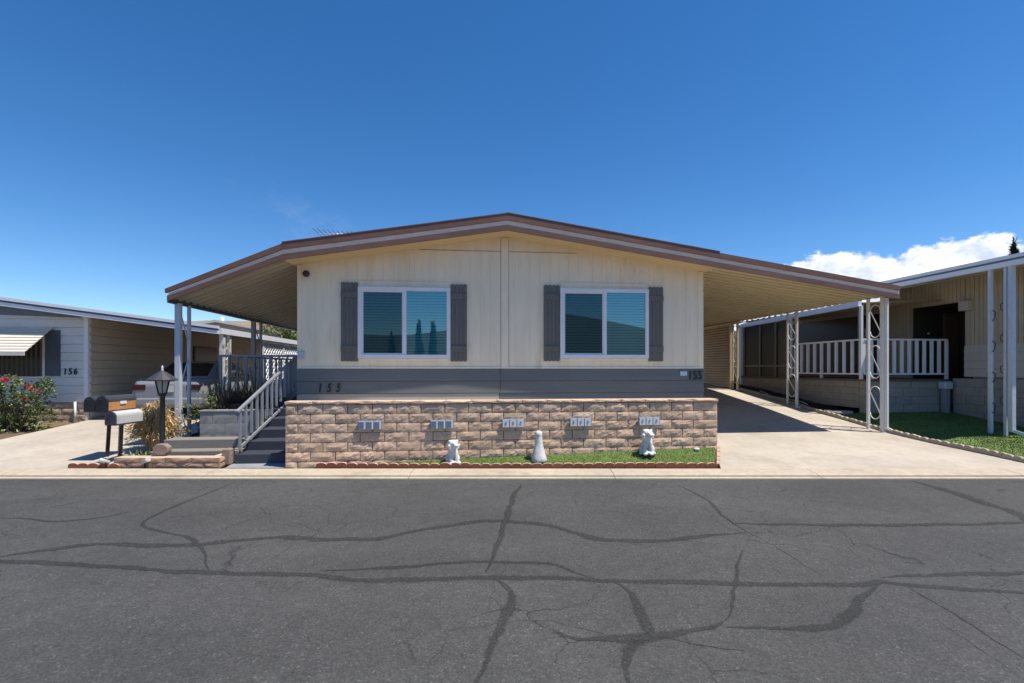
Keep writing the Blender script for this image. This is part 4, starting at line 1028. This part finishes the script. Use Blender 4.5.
# spiky plant in the box planter
ub, vb, zb = -4.10, 9.45, .80
yc = thing('spiky_plant', 'dark spiky strap leaved plant in the grey box planter', 'plant', (ub,vb,zb))
m = MB()
for k in range(420):
    ci = k % 4; bx, by = ((-.32,0),(.02,.12),(.25,-.02),(-.1,.3))[ci]
    a = r.random()*6.28; e = r.uniform(.15,1.45); L_ = r.uniform(.40,.74); w = .022
    d = Vector((math.cos(a)*math.cos(e), math.sin(a)*math.cos(e), math.sin(e))); s_ = Vector((-math.sin(a), math.cos(a), 0))*w/2
    p0 = Vector((ub+bx,vb+by,zb+.02)); p1 = p0+d*L_*.55; p2 = p0+d*L_ - Vector((0,0,.10*math.cos(e)))
    m.add([p0-s_*.7, p0+s_*.7, p1-s_, p1+s_, p2], [(0,1,3,2),(2,3,4)])
m.build('leaves', M['yucca'], yc)
# tall thin stems among the porch rail
ts_ = thing('pale_stemmed_plant', 'thin pale stemmed plant rising behind the spiky plant against the porch rail', 'plant', (-4.62,9.8,.8))
m = MB(); m2 = MB()
for k in range(7):
    x = -4.72+k*.10+r.uniform(-.03,.03); y = 9.8+r.uniform(-.12,.12); h = r.uniform(.75,1.15)
    m.tube([(x,y,.75),(x+r.uniform(-.05,.05),y,.8+h*.5),(x+r.uniform(-.08,.08),y,.8+h)], [.012,.010,.006], 5)
    clumps(m2, [((x,y,.8+h*.85),(.06,.06,.12)), ((x+.04,y,.8+h*.4),(.05,.05,.10))], r, 420, .06, .018)
m.build('stem', M['bark'], ts_); m2.build('foliage', M['leaf_yel'], ts_)
# small weeds in the low planter
r = random.Random(77)
hx_, hy_ = H(-5.95,7.75)
sw = thing('small_weed', 'little green weed in the low planter left of the eight-sided stone', 'plant', (hx_,hy_,.19))
m = MB()
for k in range(45):
    a = r.random()*6.28; m.leaf(Vector((hx_+r.uniform(-.16,.16),hy_+r.uniform(-.08,.08),.19)), Vector((math.cos(a),math.sin(a),r.uniform(.4,1.4))), rvec(r), r.uniform(.07,.15), .03)
m.build('leaves', M['leaf'], sw)

# ================================================================== left neighbour (number 156)
U6, V6 = -9.07, 12.6
n6 = thing('neighbour_mobile_home', 'pale grey mobile home numbered 156 with a striped window awning and carport at left', 'house', (-11,12.6,.35))
def laps(mb, a0, a1, z0, z1, f, axis, step=.20, dep=.03, flip=1):
    z = z0
    while z < z1-.01:
        t = min(z+step, z1)
        g = z+.014
        if axis == 'u': mb.add([(a0,f-dep,g),(a1,f-dep,g),(a1,f-dep*.35,t),(a0,f-dep*.35,t),(a0,f,g),(a1,f,g),(a0,f,z),(a1,f,z)], [(0,1,2,3),(4,5,1,0),(6,7,5,4)])
        else: mb.add([(f+dep*flip,a0,g),(f+dep*flip,a1,g),(f+dep*flip*.35,a1,t),(f+dep*flip*.35,a0,t),(f,a0,g),(f,a1,g),(f,a0,z),(f,a1,z)], [(0,1,2,3),(4,5,1,0),(6,7,5,4)])
        z = t
def z6(u): return 2.43 + .131*(-5.9-u)         # underside of the front fascia
m = MB(); laps(m, -16, U6-.0, .78, 2.9, V6, 'u'); m.box(-16,U6-.02,V6+.001,26,.3,2.82)
m.hexa([(-16,V6-.0,2.8),(U6,V6,2.8),(U6,V6+.1,2.8),(-16,V6+.1,2.8),(-16,V6,z6(-16)+.05),(U6,V6,z6(U6)+.05),(U6,V6+.1,z6(U6)+.05),(-16,V6+.1,z6(-16)+.05)])
w6 = m.build('wall', M['sid_white'], n6)
m = MB(); laps(m, V6+.02, 24, .40, z6(U6)+.02, U6, 'v', .20, .03); m.box(U6-.1,U6-.001,V6+.02,24,.3,2.9)
m.build('side_wall', M['sid_tan'], n6)
m = MB(); m.box(U6-.07,U6+.024,V6-.035,V6+.07,.62,z6(U6)+.03); m.build('corner_trim', M['vinyl'], w6, bevel=.004)
m = MB(); band(m, -16, z6(-16)+.0, U6-.12, z6(U6)-.0, V6-.04, V6-.002, .72, .02); m.build('gable_trim', M['bluegrey'], w6)
m = MB(); block_run(m, -12.5, U6-.05, .2, 4, V6-.02, .15, .38, .145, .014, random.Random(9)); m.build('block_skirt', M['slump'], n6)
m = MB(); m.tube([(U6-.22,V6-.09,.3),(U6-.22,V6-.09,.80)], .025, 8); m.build('pipe', M['vinyl'], n6)
# roof, rake fascia and carport roof
m = MB(); band(m, -16, z6(-16)+.16, -5.9, z6(-5.9)+.16, 12.24, 26, .06); m.build('roof', M['whiteroof'], n6)
m = MB(); band(m, -16, z6(-16)+.085, -5.88, z6(-5.88)+.085, 12.18, 12.235, .085); band(m, -16, z6(-16)+.20, -5.88, z6(-5.88)+.20, 12.16, 12.235, .07)
f6 = m.build('fascia', M['vinyl'], n6)
m = MB(); band(m, -16, z6(-16)+.13, -5.885, z6(-5.885)+.13, 12.19, 12.235, .045); m.build('fascia_band', M['bluedark'], f6)
MB().box(-5.95,-5.84,12.25,19.5,2.44,2.58).build('gutter', M['vinyl'], n6)
m = MB(); corr(m, U6+.03, z6(U6)+.0, -5.96, 2.46, 12.26, 19.5, .3, .04); m.build('carport_pan', M['sid_tan'], n6)
# window with shutter and awning
m = MB(); m.box(-12.4,-9.995,V6-.05,V6-.02,1.37,2.42); wn = m.build('window', M['silver'], n6)
MB().add([(-12.35,V6-.055,1.41),(-10.06,V6-.055,1.41),(-10.06,V6-.055,2.38),(-12.35,V6-.055,2.38)], [(0,1,2,3)]).build('pane', pm('dark window glass', (.02,.025,.025), .12, .1), wn)
m = MB()
for k in range(22): u = -12.3+k*.105; m.box(u,u+.05,V6-.0565,V6-.0555,1.42,2.37)
m.build('curtain', pm('dim curtain', (.10,.085,.065), .8, .15), wn)
s = MB(); s.box(-9.98,-9.66,V6-.05,V6-.02,1.42,2.52); s.build('shutter', M['bluedark'], n6, bevel=.005)
m = MB(); a = (V6-.03, 2.60); b = (V6-.80, 1.97); k = 9
for i in range(k):
    y0, z0 = a[0]+(b[0]-a[0])*i/k, a[1]+(b[1]-a[1])*i/k; y1, z1 = a[0]+(b[0]-a[0])*(i+1)/k, a[1]+(b[1]-a[1])*(i+1)/k
    m.prism_x([(y0,z0),(y0,z0-.012),(y1-.02,z1-.004),(y1-.02,z1+.008)], -12.6, -9.80)
m.box(-12.6,-9.80,b[0]-.02,b[0]-.004,1.89,1.98)
aw6 = m.build('window_awning', M['awn_white'], n6)
numerals('156', .215, M['number'], w6, (-9.60,V6-.036,1.455), .008, .1, .8, .115)
m = MB(); m.box(U6+.02,U6+.05,17.1,18.6,1.62,2.36); ws = m.build('window', M['darkgrey'], n6)
MB().box(U6+.051,U6+.06,17.15,18.55,1.66,2.32).build('pane', M['darkscreen'], ws)
# peeling white scroll post at the carport corner and the lattice behind
M['peel'] = pm('peeling white paint', (.66,.64,.60), .6, .2, 20, 6, .12, 2, .2, 40, .004, stain=((.16,.14,.13), .8, 7, .54, .62))
a = MB().box(-5.97,-5.87,12.42,12.52,.34,2.45).build('post', M['peel'], n6)
MB().box(-5.96,-5.88,12.76,12.84,.34,2.45).build('post_leg', M['peel'], a)
scrolls(a, -5.92, 12.52, 12.76, .5, 2.4, M['peel'], 3)
lt = thing('lattice_screen', 'white diagonal lattice screen at the end of the left neighbour carport', 'lattice', (-5.95,15,.6))
m = MB()
for k in range(-16, 26):
    for sgn in (1,-1):
        v0 = 14.95+k*.19; z0, z1 = .75, 2.38; L_ = z1-z0
        p, q = (v0, z0), (v0+sgn*L_, z1)
        lo_v, hi_v = 14.95, 18.2
        (pv, pz), (qv, qz) = p, q
        def clip(av, az_, bv, bz):
            ts = [0,1]; dv = bv-av
            t0, t1 = 0, 1
            for lim, s_ in ((lo_v,1),(hi_v,-1)):
                fa_, fb_ = s_*(av-lim), s_*(bv-lim)
                if fa_ < 0 and fb_ < 0: return None
                if fa_ < 0: t0 = max(t0, fa_/(fa_-fb_))
                if fb_ < 0: t1 = min(t1, fa_/(fa_-fb_))
            return (av+dv*t0, az_+(bz-az_)*t0, av+dv*t1, az_+(bz-az_)*t1) if t1 > t0+.02 else None
        c = clip(pv, pz, qv, qz)
        if c: m.bar((-5.95+.006*sgn,c[0],c[1]),(-5.95+.006*sgn,c[2],c[3]),.010,.045,(1,0,0))
m.build('lattice', M['vinyl'], lt)
m = MB(); m.box(-5.98,-5.92,14.9,18.25,.70,.77); m.box(-5.98,-5.92,14.9,18.25,2.36,2.42); m.build('rail', M['vinyl'], lt)
for v in (14.9,16.5,18.25): MB().box(-5.99,-5.91,v-.04,v+.04,.4,2.42).build('post', M['vinyl'], lt)

# white car under the neighbour's carport, seen from behind
cu, cv = -7.15, 12.35; cz = gz(cu, cv+.5)
car = thing('parked_car', 'white sedan parked tail out under the left neighbour carport', 'car', (cu,cv,cz))
def sect(w, zlo, zhi, v, tum=.06):
    return [(cu-w,v,zlo),(cu+w,v,zlo),(cu+w+.03,v,(zlo+zhi)/2),(cu+w-tum,v,zhi),(cu-w+tum,v,zhi),(cu-w-.03,v,(zlo+zhi)/2)]
def loft(mb, secs, smooth=True):
    n = len(secs[0]); vs = [p for s in secs for p in s]
    fs = [(i*n+k, i*n+(k+1)%n, (i+1)*n+(k+1)%n, (i+1)*n+k) for i in range(len(secs)-1) for k in range(n)]
    fs += [tuple(range(n-1,-1,-1)), tuple(range((len(secs)-1)*n, len(secs)*n))]
    mb.add(vs, [f[::-1] for f in fs], False)
m = MB(); Z = lambda z: cz+z
loft(m, [sect(.72,Z(.42),Z(.86),cv), sect(.83,Z(.26),Z(.97),cv+.12), sect(.86,Z(.22),Z(1.0),cv+.9), sect(.87,Z(.2),Z(.97),cv+2.4), sect(.85,Z(.2),Z(.90),cv+3.6), sect(.76,Z(.28),Z(.74),cv+4.45)])
body = m.build('body', M['carwhite'], car, bevel=.06)
m = MB(); loft(m, [sect(.74,Z(.95),Z(.99),cv+.55,.04), sect(.70,Z(.95),Z(1.40),cv+1.25,.12), sect(.70,Z(.95),Z(1.43),cv+2.0,.12), sect(.72,Z(.95),Z(.98),cv+3.0,.04)])
cab = m.build('cabin', M['carwhite'], car, bevel=.05)
m = MB(); m.add([(cu-.63,cv+.625,Z(1.035)),(cu+.63,cv+.625,Z(1.035)),(cu+.53,cv+1.195,Z(1.375)),(cu-.53,cv+1.195,Z(1.375))], [(0,1,2,3)]); m.build('rear_window', M['carglass'], cab)
for q in (-1,1):
    m = MB(); m.add([(cu+q*.755,cv+.95,Z(1.02)),(cu+q*.755,cv+2.7,Z(1.02)),(cu+q*.63,cv+2.0,Z(1.38)),(cu+q*.63,cv+1.3,Z(1.38))], [(0,1,2,3) if q > 0 else (3,2,1,0)]); m.build('side_window', M['carglass'], cab)
    x0, x1 = sorted((cu+q*.76, cu+q*.46)); m = MB(); m.box(x0,x1,cv-.012,cv+.08,Z(.70),Z(.84)); tl = m.build('tail_light', M['tail'], body, bevel=.02)
    for vv in (.85, 3.55):
        wl = MB(); wl.lathe([(.20,-.10),(.31,-.10),(.325,-.07),(.325,.07),(.31,.10),(.20,.10)], 0, 0, 20)
        wl.v = [(cu+q*.80+z, cv+vv+x, Z(.325)+y) for x, y, z in wl.v]; ty = wl.build('wheel', M['rubber'], car)
        rm = MB(); rm.lathe([(.02,.02),(.19,.03),(.205,.08)], 0, 0, 16); rm.v = [(cu+q*(.80+z*1.25), cv+vv+x, Z(.325)+y) for x, y, z in rm.v]; rm.build('rim', M['silver'], ty)
m = MB(); m.box(cu-.82,cu+.82,cv-.07,cv+.06,Z(.34),Z(.52)); m.build('bumper', M['carwhite'], car, bevel=.04)
m = MB(); m.box(cu-.17,cu+.17,cv-.018,cv+.01,Z(.66),Z(.80)); m.build('licence_plate', pm('pale plate', (.5,.5,.46), .4, .06), body)

# homes and tree behind on the left
def far_home(u0, u1, v0, v1, zb, zw_, zr, lab, wallm):
    e = thing('distant_home', lab, 'house', ((u0+u1)/2,v0,zb))
    um = (u0+u1)/2
    MB().prism_y([(u0,zb),(u1,zb),(u1,zw_),(um,zr-.1),(u0,zw_)], v0, v1).build('wall', wallm, e)
    m = MB(); band(m, u0-.4, zw_-.02, um, zr, v0-.4, v1, .14); m.prism_y([(um,zr-.14),(u1+.4,zw_-.16),(u1+.4,zw_-.02),(um,zr)], v0-.4, v1)
    m.build('roof', M['whiteroof'], e)
    m = MB(); m.box(u0+1.2,u0+2.6,v0-.03,v0+.02,zw_-1.5,zw_-.5); w = m.build('window', M['vinyl'], e)
    MB().box(u0+1.28,u0+2.52,v0-.04,v0-.031,zw_-1.42,zw_-.58).build('pane', M['carglass'], w)
    MB().lathe([(.12,zr-.3),(.12,zr+.5)], um-1.2, v0+3, 8).build('vent_pipe', M['whiteroof'], e)
    return e
far_home(-19.0,-10.9,31,44,1.2,3.75,4.55,'distant pale home with a white roof behind the left neighbour carport',M['sid_beige'])
far_home(-34,-21.5,34,48,1.2,3.9,4.9,'distant white roofed home further left, mostly hidden behind the left neighbour roof',M['sid_white'])
def tree(u, v, zb, h, crown, n, leafm, lab, cat, trunk_r=.09, name='tree', L_=.16, w=.09, seed=1, kind='round'):
    rr = random.Random(seed); e = thing(name, lab, cat, (u,v,zb)); cs = []
    if kind == 'round':
        for k in range(16):
            q = rvec(rr); cs.append(((u+q.x*crown[0], v+q.y*crown[1], zb+h-crown[2]+q.z*crown[2]), tuple(c*rr.uniform(.28,.5) for c in crown)))
    else:
        for k in range(26):
            t = k/25; w_ = crown[0]*(1-t)**.75*(.6 if t < .08 else 1)+.03; a = rr.random()*6.28
            cs.append(((u+.35*w_*math.cos(a), v+.35*w_*math.sin(a), zb+.4+(h-.55)*t), (w_*.8, w_*.8, h/22)))
    m = MB(); clumps(m, cs, rr, n, L_, w, .1, .35); m.build('crown', leafm, e)
    t = MB(); t.tube([(u,v,zb-.2),(u+.05,v,zb+h*.4),(u,v,zb+h*.85)], [trunk_r,trunk_r*.8,trunk_r*.25], 8)
    for c in cs[::3]: t.tube([(u+.03,v,zb+h*.35),tuple(c[0])], [trunk_r*.45,trunk_r*.12], 5)
    t.build('trunk', M['bark'], e); return e
tree(-9.2, 27, 1.3, 3.55, (1.25,1.1,1.15), 900, M['leaf'], 'round green tree behind the white lattice screen at the left edge of the cream house', 'tree', seed=5)
tree(46.75, 36.5, 2.0, 10.4, (.6,.6,4), 5000, M['leaf_dark'], 'dark pointed conifer whose tip shows above the right neighbour roof', 'tree', .12, 'conifer_tree', .3, .10, 6, 'cone')

# slim conifers across the street: the left window mirrors them
for k, (x, y, h) in enumerate(((-1.62,-18,5.3),(-.55,-18.3,5.25),(-3.7,-19.5,4.4))):
    u_, v_ = H(x, y)
    tree(u_, v_, -.05, h, (.42,.42,2), 3800, M['leaf_dark'], ('slim dark conifer across the street, mirrored left in the right pane of the left window','slim dark conifer across the street, mirrored right in the right pane of the left window','shorter dark conifer across the street, mirrored in the screened pane of the left window')[k], 'tree', .08, 'conifer_tree', .2, .08, 60+k, 'cone')

# ================================================================== right neighbour with porch
U4 = 12.0; UE = 10.6
n4 = thing('neighbour_porch_home', 'beige mobile home at right with a dark porch opening and a long white eave', 'house', (12,9,.4))
gz_ = lambda v: 3.59
# side wall facing the porch, with openings
def vert_panel(mb, v0, v1, z0, z1, u=U4):
    v = v0
    while v < v1-.01:
        e = min(v+.10, v1); mb.box(u, u+.1, v, e-.012, z0, z1); mb.box(u+.012, u+.1, e-.012, e, z0, z1); v = e
m = MB(); vert_panel(m, 8.3, 10.42, 2.15, 3.80); vert_panel(m, 11.85, 12.7, 1.33, 3.80); vert_panel(m, 10.42, 11.85, 3.22, 3.80); vert_panel(m, 12.7, 20, 3.2, 3.5)
m.box(U4+.1, U4+8, 8.32, 10.3, .2, 3.6); m.box(U4+1.6,U4+8,10.3,24,.2,3.5); m.box(U4+.1,U4+.2,12.7,20,1.33,3.0)
m.prism_y([(U4+.1,.2),(U4+8,.2),(U4+8,5.1),(U4+.1,3.82)],8.29,8.319); w4 = m.build('wall', M['sid_beige'], n4)
m = MB(); laps(m, 8.3, 10.42, 1.40, 2.13, U4, 'v', .185, -.02); m.box(U4-.001,U4+.1,8.3,10.42,1.40,2.15); m.build('clapboard', M['clap_beige'], n4)
m = MB(); block_run(m, 8.3, 10.7, .13, 6, U4-.0, .15, .42, .205, .006, random.Random(12), 'v', 1, .004); m.build('block_base', M['greyblock'], n4)
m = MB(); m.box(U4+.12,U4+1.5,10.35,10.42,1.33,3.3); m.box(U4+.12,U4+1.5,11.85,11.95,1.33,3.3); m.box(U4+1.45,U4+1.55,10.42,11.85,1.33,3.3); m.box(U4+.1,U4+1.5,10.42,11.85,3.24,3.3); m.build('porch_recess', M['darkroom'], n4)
dr = MB(); dr.box(U4+.98,U4+1.40,11.79,11.84,1.36,3.1); dr.build('door', M['redwood'], n4)
MB().ell((U4+.5,11.80,2.55),(.03,.03,.03)).build('bell_button', M['vinyl'], w4)
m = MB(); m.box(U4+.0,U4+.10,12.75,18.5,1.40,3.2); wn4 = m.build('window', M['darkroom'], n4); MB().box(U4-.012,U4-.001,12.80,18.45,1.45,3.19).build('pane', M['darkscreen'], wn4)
m = MB(); m.box(U4-.16,U4-.002,10.22,10.44,2.98,3.22); m.build('wall_vent', M['clap_beige'], n4, bevel=.015)
# roof and eave
m = MB(); m.hexa([(UE,7.87,gz_(7.87)+.14),(U4+8,7.87,gz_(7.87)+1.6),(U4+8,22,gz_(22)+1.6),(UE,22,gz_(22)+.14),(UE,7.87,gz_(7.87)+.19),(U4+8,7.87,gz_(7.87)+1.65),(U4+8,22,gz_(22)+1.65),(UE,22,gz_(22)+.19)]); m.build('roof', M['whiteroof'], n4)
q8 = 7.85; m = MB(); m.prism_x([(q8,gz_(q8)),(16.2,gz_(16.2)),(16.2,gz_(16.2)+.10),(q8,gz_(q8)+.10)], UE-.07, UE+.02); m.prism_x([(q8,gz_(q8)+.145),(16.2,gz_(16.2)+.145),(16.2,gz_(16.2)+.215),(q8,gz_(q8)+.215)], UE-.07, UE+.02)
band(m, UE+.025, gz_(q8)+.10, U4+8, gz_(q8)+1.56, q8-.03, q8+.02, .10); band(m, UE+.025, gz_(q8)+.215, U4+8, gz_(q8)+1.675, q8-.02, q8+.02, .07); gt = m.build('gutter', M['vinyl'], n4)
m = MB(); m.prism_x([(q8,gz_(q8)+.1),(16.2,gz_(16.2)+.1),(16.2,gz_(16.2)+.145),(q8,gz_(q8)+.145)], UE-.05, UE+.02); band(m, UE+.025, gz_(q8)+.145, U4+8, gz_(q8)+1.605, q8-.01, q8+.02, .045); m.build('gutter_groove', M['bluegrey'], gt)
m = MB(); corr(m, UE+.03, gz_(9)+.01, U4-.01, gz_(9)+.22, 7.9, 10.9, .3, .03); corr(m, 9.7, 3.22, U4-.01, 3.32, 10.92, 16.2, .3, .03); MB().prism_x([(10.9,3.13),(15.95,3.03),(15.95,3.16),(10.9,3.27)], 9.65, 9.74).build('beam', M['vinyl'], n4); m.build('roof_pan', M['sid_beige'], n4)
def zl4(u, v):
    x, y = W(u, v); return zt(x, y)+.10*min(1, max(0, (u-8.98)/.6))
# posts and downspout
a = MB().box(UE-.03,UE+.03,8.67,8.73,zl4(10.6,8.7)-.03,gz_(8.7)).build('post', M['greywhite'], n4, bevel=.004)
MB().box(UE-.025,UE+.025,8.40,8.45,zl4(10.6,8.4)-.03,gz_(8.3)).build('post_leg', M['greywhite'], a, bevel=.004)
for k in range(4):
    z = .75+k*.62; MB().tube([(UE,8.66,z+.16),(UE,8.61,z+.12),(UE,8.62,z),(UE,8.66,z-.05)], .010, 5).build('scroll', M['darkgrey'], a)
    MB().tube([(UE,8.46,z+.30),(UE,8.52,z+.26),(UE,8.51,z+.16),(UE,8.46,z+.12)], .010, 5).build('scroll', M['darkgrey'], a)
m = MB(); z = zl4(10.6,8.3); m.box(UE-.045,UE+.045,8.28,8.355,z+.10,gz_(8.1)); m.bar((UE,8.31,z+.12),(UE+.20,8.22,z+.035),.08,.06); m.build('downspout', M['greywhite'], n4, bevel=.008)
a = MB().box(9.66,9.74,15.96,16.04,.8,3.05).build('post', M['vinyl'], n4, bevel=.004)
a = MB().box(9.67,9.73,10.84,10.90,1.335,3.14).build('post', M['vinyl'], n4, bevel=.004)
a = MB().box(9.675,9.725,13.38,13.43,1.335,3.1).build('post', M['vinyl'], n4, bevel=.004)
# ornate iron panel behind the carport post
m = MB()
u0 = 10.15
for k in range(5):
    z = 1.45+k*.24
    for q in (-1,1):
        m.tube([(u0+q*(.02+.075*math.sin(t*.55)), 11.3, z+.10+.10*math.cos(t*.55)) for t in range(11)], .012, 5)
m.bar((u0-.13,11.3,1.36),(u0-.13,11.3,3.35),.03,.03); m.bar((u0+.13,11.3,1.36),(u0+.13,11.3,3.35),.03,.03)
m.build('iron_scroll_post', M['rail_grey'], n4)
# porch deck with block base and railing
dk = thing('side_porch', 'raised side porch on pale block with a white baluster railing, right neighbour', 'porch', (10.2,10.8,.5))
m = MB(); block_run(m, 9.72, U4-.02, .50, 4, 10.80, .15, .42, .205, .006, random.Random(14), gap=.004); block_run(m, 10.96, 18, .62, 4, 9.72, .15, .42, .17, .006, random.Random(15), 'v', 1, .004)
m.build('block_base', M['greyblock'], dk)
m = MB(); m.box(9.68,U4-.01,10.76,18,1.285,1.335); m.build('deck', M['redwood'], dk)
def railing(a, b, n, posts):
    a = Vector(a); b = Vector(b)
    MB().bar(a+Vector((0,0,.98)), b+Vector((0,0,.98)), .075, .04).build('top_rail', M['vinyl'], dk)
    MB().bar(a+Vector((0,0,.13)), b+Vector((0,0,.13)), .045, .04).build('bottom_rail', M['vinyl'], dk)
    for k in range(n+1):
        p = a.lerp(b, k/n); s = .034
        MB().box(p.x-s,p.x+s,p.y-s*.6,p.y+s*.6,p.z+(0 if k in posts else .15),p.z+.96).build('post' if k in posts else 'baluster', M['vinyl'], dk)
railing((9.76,10.86,1.335),(12.0,10.86,1.335), 11, (1,11)); railing((9.76,10.95,1.335),(9.76,13.3,1.335), 9, (5,9))
# screened room further back
sr = thing('screen_room', 'dark screened porch room behind the carport, right neighbour', 'screen room', (9.72,14.6,1.33))
m = MB(); m.add([(9.74,13.42,1.34),(9.74,15.95,1.34),(9.74,15.95,3.05),(9.74,13.42,3.05)], [(0,3,2,1)]); m.build('screen', M['darkscreen'], sr)
for v in (13.45,14.15,14.95,15.85): MB().box(9.70,9.735,v-.022,v+.022,1.34,3.05).build('mullion', M['timber'], sr)
MB().box(9.70,9.735,13.45,15.85,1.66,1.71).build('rail', M['timber'], sr)
MB().box(9.76,9.80,15.2,15.5,2.15,2.75).build('pale_panel', M['clap_beige'], sr)
# utility pedestal on the front of the porch
up_ = thing('utility_pedestal', 'grey utility box on a twin conduit against the pale block porch', 'utility box', (11.62,10.7,.55))
MB().box(11.66,11.88,10.58,10.76,1.10,1.28).build('box', M['greywhite'], up_, bevel=.02); MB().box(11.70,11.84,10.62,10.73,.50,1.10).build('conduit', M['rail_grey'], up_, bevel=.01)
# right lawn, mulch bed and slab
vs = []; fs = []
us = [9.0+.15*k for k in range(6)]+[10.2,10.8,11.4,U4+.02]; vv = steps(6.6, 10.86, .35)
for v in vv:
    for u in us:
        x, y = W(u, v); vs.append((u, v, zl4(u, max(v, v))-.012 if y > 7.36 else .05))
n = len(us); m = MB(); m.add(vs, [(j*n+i, j*n+i+1, (j+1)*n+i+1, (j+1)*n+i) for j in range(len(vv)-1) for i in range(n-1)])
tag(m.build('right_lawn_bed', M['grassbase'], frame='H'), kind='structure')
rg = random.Random(18); g = MB()
for _ in range(36000):
    v = rg.uniform(6.9,10.8); u = rg.uniform(9.03,11.98); x, y = W(u, v)
    if y < 7.45: continue
    blades(g, (u, v, zl4(u, v)-.012), rg, .024, .010)
tag(g.build('grass', M['shadegrass'], frame='H'), 'right hand lawn of short green turf beside the pale scalloped edging', 'grass', kind='stuff')
vs = []; us = [9.0,9.3,9.55,9.74]; vv = steps(10.86, 17, .5)
for v in vv:
    for u in us: x, y = W(u, v); vs.append((u, v, zt(x,y)+.02+.05*noise.noise((u*2,v*2,0))))
n = len(us); m = MB(); m.add(vs, [(j*n+i, j*n+i+1, (j+1)*n+i+1, (j+1)*n+i) for j in range(len(vv)-1) for i in range(n-1)])
tag(m.build('mulch_bed', M['mulch'], frame='H'), kind='structure')
rg = random.Random(19); g = MB()
for _ in range(2500):
    v = rg.uniform(10.9,16.9); u = rg.uniform(9.02,9.7); x, y = W(u, v); a = rg.random()*3.14; L_ = rg.uniform(.02,.06)
    g.bar((u-math.cos(a)*L_/2,v-math.sin(a)*L_/2,zt(x,y)+.03+rg.random()*.03),(u+math.cos(a)*L_/2,v+math.sin(a)*L_/2,zt(x,y)+.03+rg.random()*.04),.014,.008)
tag(g.build('wood_chips', M['mulch'], frame='H'), 'dark wood chips covering the bed along the screened porch', 'wood chips', kind='stuff')
m = MB(); cz_ = gz(9.4,11.2)
m.lathe([(.34,cz_-.02),(.345,cz_+.06),(.32,cz_+.075)], 9.38, 11.25, 18); tag(m.build('round_paving_slab', M['greyblock'], None, (9.38,11.25,cz_)), 'round concrete stepping slab at the end of the dark mulch bed', 'paving slab')
# a pale hose lying in the mulch
m = MB(); m.tube([(*W(9.15+.12*math.sin(k*.9),12.0+k*.25), zt(*W(9.2,12.0+k*.25))+.07) for k in range(10)], .014, 6)
tag(m.build('garden_hose', M['statue'], None, (*W(9.2,13), .6), 'W'), 'pale garden hose lying in the dark mulch bed', 'hose')
